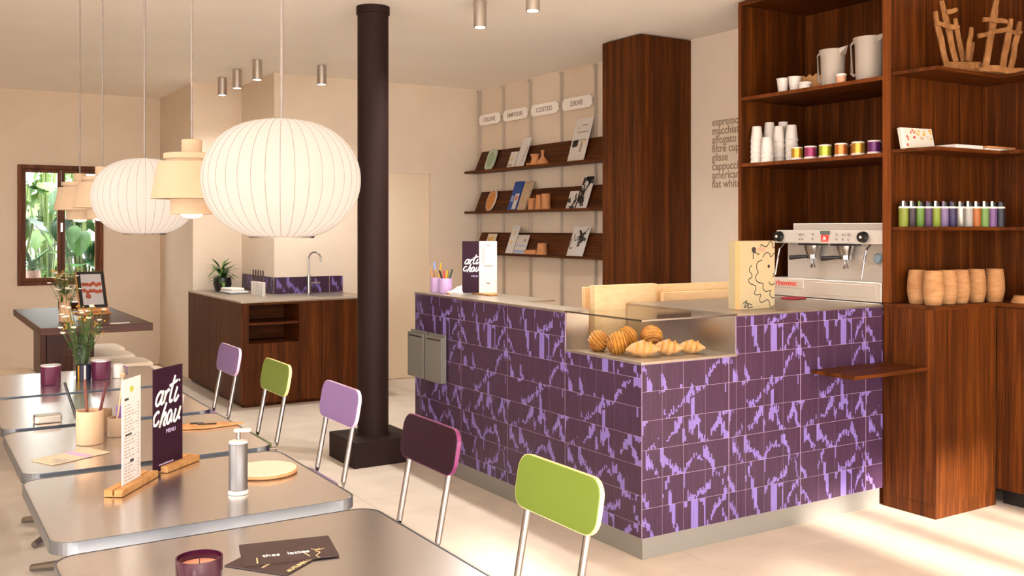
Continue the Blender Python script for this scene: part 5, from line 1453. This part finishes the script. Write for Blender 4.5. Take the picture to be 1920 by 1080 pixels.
for a0, m in ((R(215), M['yellow']), (R(265), M['paper'])):
    MB().quad([(0.0366 * math.cos(a0), 0.0366 * math.sin(a0), 0), (0.0366 * math.cos(a0 + .25), 0.0366 * math.sin(a0 + .25), 0), (0.0366 * math.cos(a0 + .25), 0.0366 * math.sin(a0 + .25), 0.075), (0.0366 * math.cos(a0), 0.0366 * math.sin(a0), 0.075)]).build('stripe', m, t)
t = thing('white_mug', 'white cup with a lilac handle right of the plum cup', 'mug', (0.955, 5.36, TT), R(-40))
MB().lathe([(0.026, 0), (0.03, 0.07), (0.027, 0.07), (0.024, 0.008), (0, 0.008)], 22).build('body', M['white'], t, True)
MB().tube([(0.028, 0, 0.06), (0.05, 0, 0.055), (0.05, 0, 0.02), (0.027, 0, 0.015)], 0.004, 8).build('handle', M['lilac'], t, True)

# ------------------------------------------------------------------ pendant lamps
RODS = M['rod']
def globe(x, y, label):
    t = thing('globe_pendant', label, 'lamp', (x, y, 1.632), 0, 'pleated globe pendants')
    NR = 36
    rx, rz_ = 0.178, 0.137
    prof = []
    for i in range(25):
        a = R(-72 + 162 * i / 24)
        ca = max(0.0, math.cos(a))
        prof.append((rx * ca ** 0.80 + 0.0008, rz_ * (math.sin(a) if a > 0 else math.sin(a))))
    mb = MB()
    k = 6
    mb.lathe(prof, NR * k, fn=lambda a, z: 1 - 0.006 * abs(math.cos(a * NR / 2)) ** 4)
    mb.f = [f for f in mb.f if len(f) == 4]
    mb.m = [0] * len(mb.f)
    mb.build('shade', M['shade'], t, True)
    ribm = None
    for j in range(NR):
        a = 2 * PI * (j + 0.0) / NR
        if ribm is None:
            ribm = MB().tube([(r * 0.9955, 0, z) for r, z in prof[:-1]], 0.0007, 4).mesh('rib', M['seam'])
        o = bpy.data.objects.new('rib', ribm)
        C.objects.link(o)
        o.parent = t
        o.rotation_euler = (0, 0, a)
    r0, z0 = prof[0]
    MB().lathe([(r0 + .002, z0 - 0.004), (r0 + .004, z0), (r0 - .004, z0 + .002), (r0 - .006, z0 - .004)], 48).build('bottom_ring', M['chrome'], t, True)
    MB().lathe([(r0 - .008, z0 + .004), (r0 - .008, z0 + .006)], 36).build('diffuser', M['bulb'], t)
    MB().lathe([(0.0032, rz_), (0.0032, H - 1.632 - 0.03)], 10).build('rod', RODS, t, True)
    MB().lathe([(0.045, H - 1.632 - 0.03), (0.045, H - 1.632 - 0.002)], 24).build('canopy', RODS, t, True)
    return t
globe(0.742, 2.18, 'big pleated white globe pendant nearest the camera')
globe(0.742, 3.66, 'second pleated white globe pendant farther down the row')
def drum(x, y, label, rz=0):
    t = thing('tiered_pendant', label, 'lamp', (x, y, 1.561), 0, 'tiered pale wood pendants')
    MB().lathe([(0.028, 0.181), (0.0293, 0.182), (0.0293, 0.222), (0.028, 0.223), (0, 0.223)], 32).build('neck', M['veneer'], t, True)
    MB().lathe([(0.079, 0.163), (0.081, 0.165), (0.081, 0.179), (0.079, 0.181), (0, 0.1815)], 40).build('cap_disc', M['veneer'], t, True)
    MB().lathe([(0.074, 0.155), (0.074, 0.1628)], 40).build('spacer', M['veneer'], t, True)
    mb = MB().lathe([(0.113, 0.0467), (0.117, 0.0465), (0.0965, 0.152), (0.094, 0.1548), (0, 0.1549)], 48)
    mb.f = [f for f in mb.f if len(f) == 4]
    mb.m = [0] * len(mb.f)
    mb.lathe([(0.061, 0.0470), (0.113, 0.0467)], 48)
    mb.f = [f for f in mb.f if len(f) <= 4]
    mb.m = [0] * len(mb.f)
    mb.build('drum_shade', M['veneer'], t, True)
    mb = MB().lathe([(0.056, 0.0), (0.061, 0.0), (0.062, 0.0462)], 40)
    mb.f = [f for f in mb.f if len(f) == 4]
    mb.m = [0] * len(mb.f)
    mb.build('lower_ring', M['veneer'], t, True)
    MB().lathe([(0.0, -0.012), (0.025, -0.008), (0.040, 0.010), (0.040, 0.03), (0, 0.045)], 24).build('bulb', M['bulb'], t, True)
    MB().lathe([(0.003, 0.223), (0.003, H - 1.561 - 0.03)], 10).build('rod', RODS, t, True)
    MB().lathe([(0.045, H - 1.561 - 0.03), (0.045, H - 1.561 - 0.002)], 24).build('canopy', RODS, t, True)
drum(0.74, 2.985, 'tiered pale wood pendant between the two globes')
drum(0.74, 4.50, 'tiered pale wood pendant just beyond the second globe')
drum(0.74, 5.12, 'farthest tiered pale wood pendant, before the window')

# ------------------------------------------------------------------ added fill spots, then the ceiling downlights
for x, y in ((3.17, 1.6), (3.17, 0.0), (-0.6, -0.6)):  # unseen lamps without fixtures, added to brighten the room
    ld = bpy.data.lights.new('fill_spot', 'SPOT')
    ld.energy, ld.color, ld.spot_size, ld.spot_blend, ld.shadow_soft_size = 40, (1.0, 0.96, 0.92), R(115), 0.9, 0.035
    lo = bpy.data.objects.new('fill_spot', ld)
    C.objects.link(lo)
    lo.location = (x, y, H - 0.18)
def downlight(x, y, label, power=32, cone=118):
    t = thing('ceiling_downlight', label, 'downlight', (x, y, H), 0, 'cylinder downlights on the ceiling')
    MB().lathe([(0.040, -0.168), (0.0425, -0.170), (0.0425, -0.004), (0.040, -0.001)], 28).build('housing', M['steel'], t, True)
    MB().lathe([(0.033, -0.1712), (0.033, -0.1702)], 24).build('lens', M['lens'], t)
    ld = bpy.data.lights.new('downlight_beam', 'SPOT')
    ld.energy = power
    ld.color = (1.0, 0.96, 0.92)
    ld.spot_size = R(cone)
    ld.spot_blend = 0.9
    ld.shadow_soft_size = 0.035
    lo = bpy.data.objects.new('downlight_beam', ld)
    C.objects.link(lo)
    lo.location = (0, 0, -0.185)
    lo.parent = t
for x, y, lab in ((2.657, 9.55, 'ceiling downlight farthest back, leftmost of the group of three'), (2.64, 9.0, 'middle ceiling downlight of the group of three'), (2.64, 8.40, 'nearest ceiling downlight of the group of three'),
                  (3.215, 8.366, 'single ceiling downlight left of the column, before the sink wall'), (3.165, 5.45, 'large ceiling downlight above the counter'), (3.19, 4.87, 'ceiling downlight cut by the top edge of the picture')):
    downlight(x, y, lab, *((110, 145) if y < 6 else (85, 125) if x > 3 else ()))

# lettering becomes plain mesh
bpy.context.view_layer.update()
dg = bpy.context.evaluated_depsgraph_get()
for o in [x for x in C.objects if x.type == 'FONT']:
    me = bpy.data.meshes.new_from_object(o.evaluated_get(dg))
    n = bpy.data.objects.new('tmp', me)
    C.objects.link(n)
    n.parent, n.location, n.rotation_euler, n.scale = o.parent, o.location, o.rotation_euler, o.scale
    nm = o.name
    bpy.data.objects.remove(o)
    n.name = nm
    me.name = nm
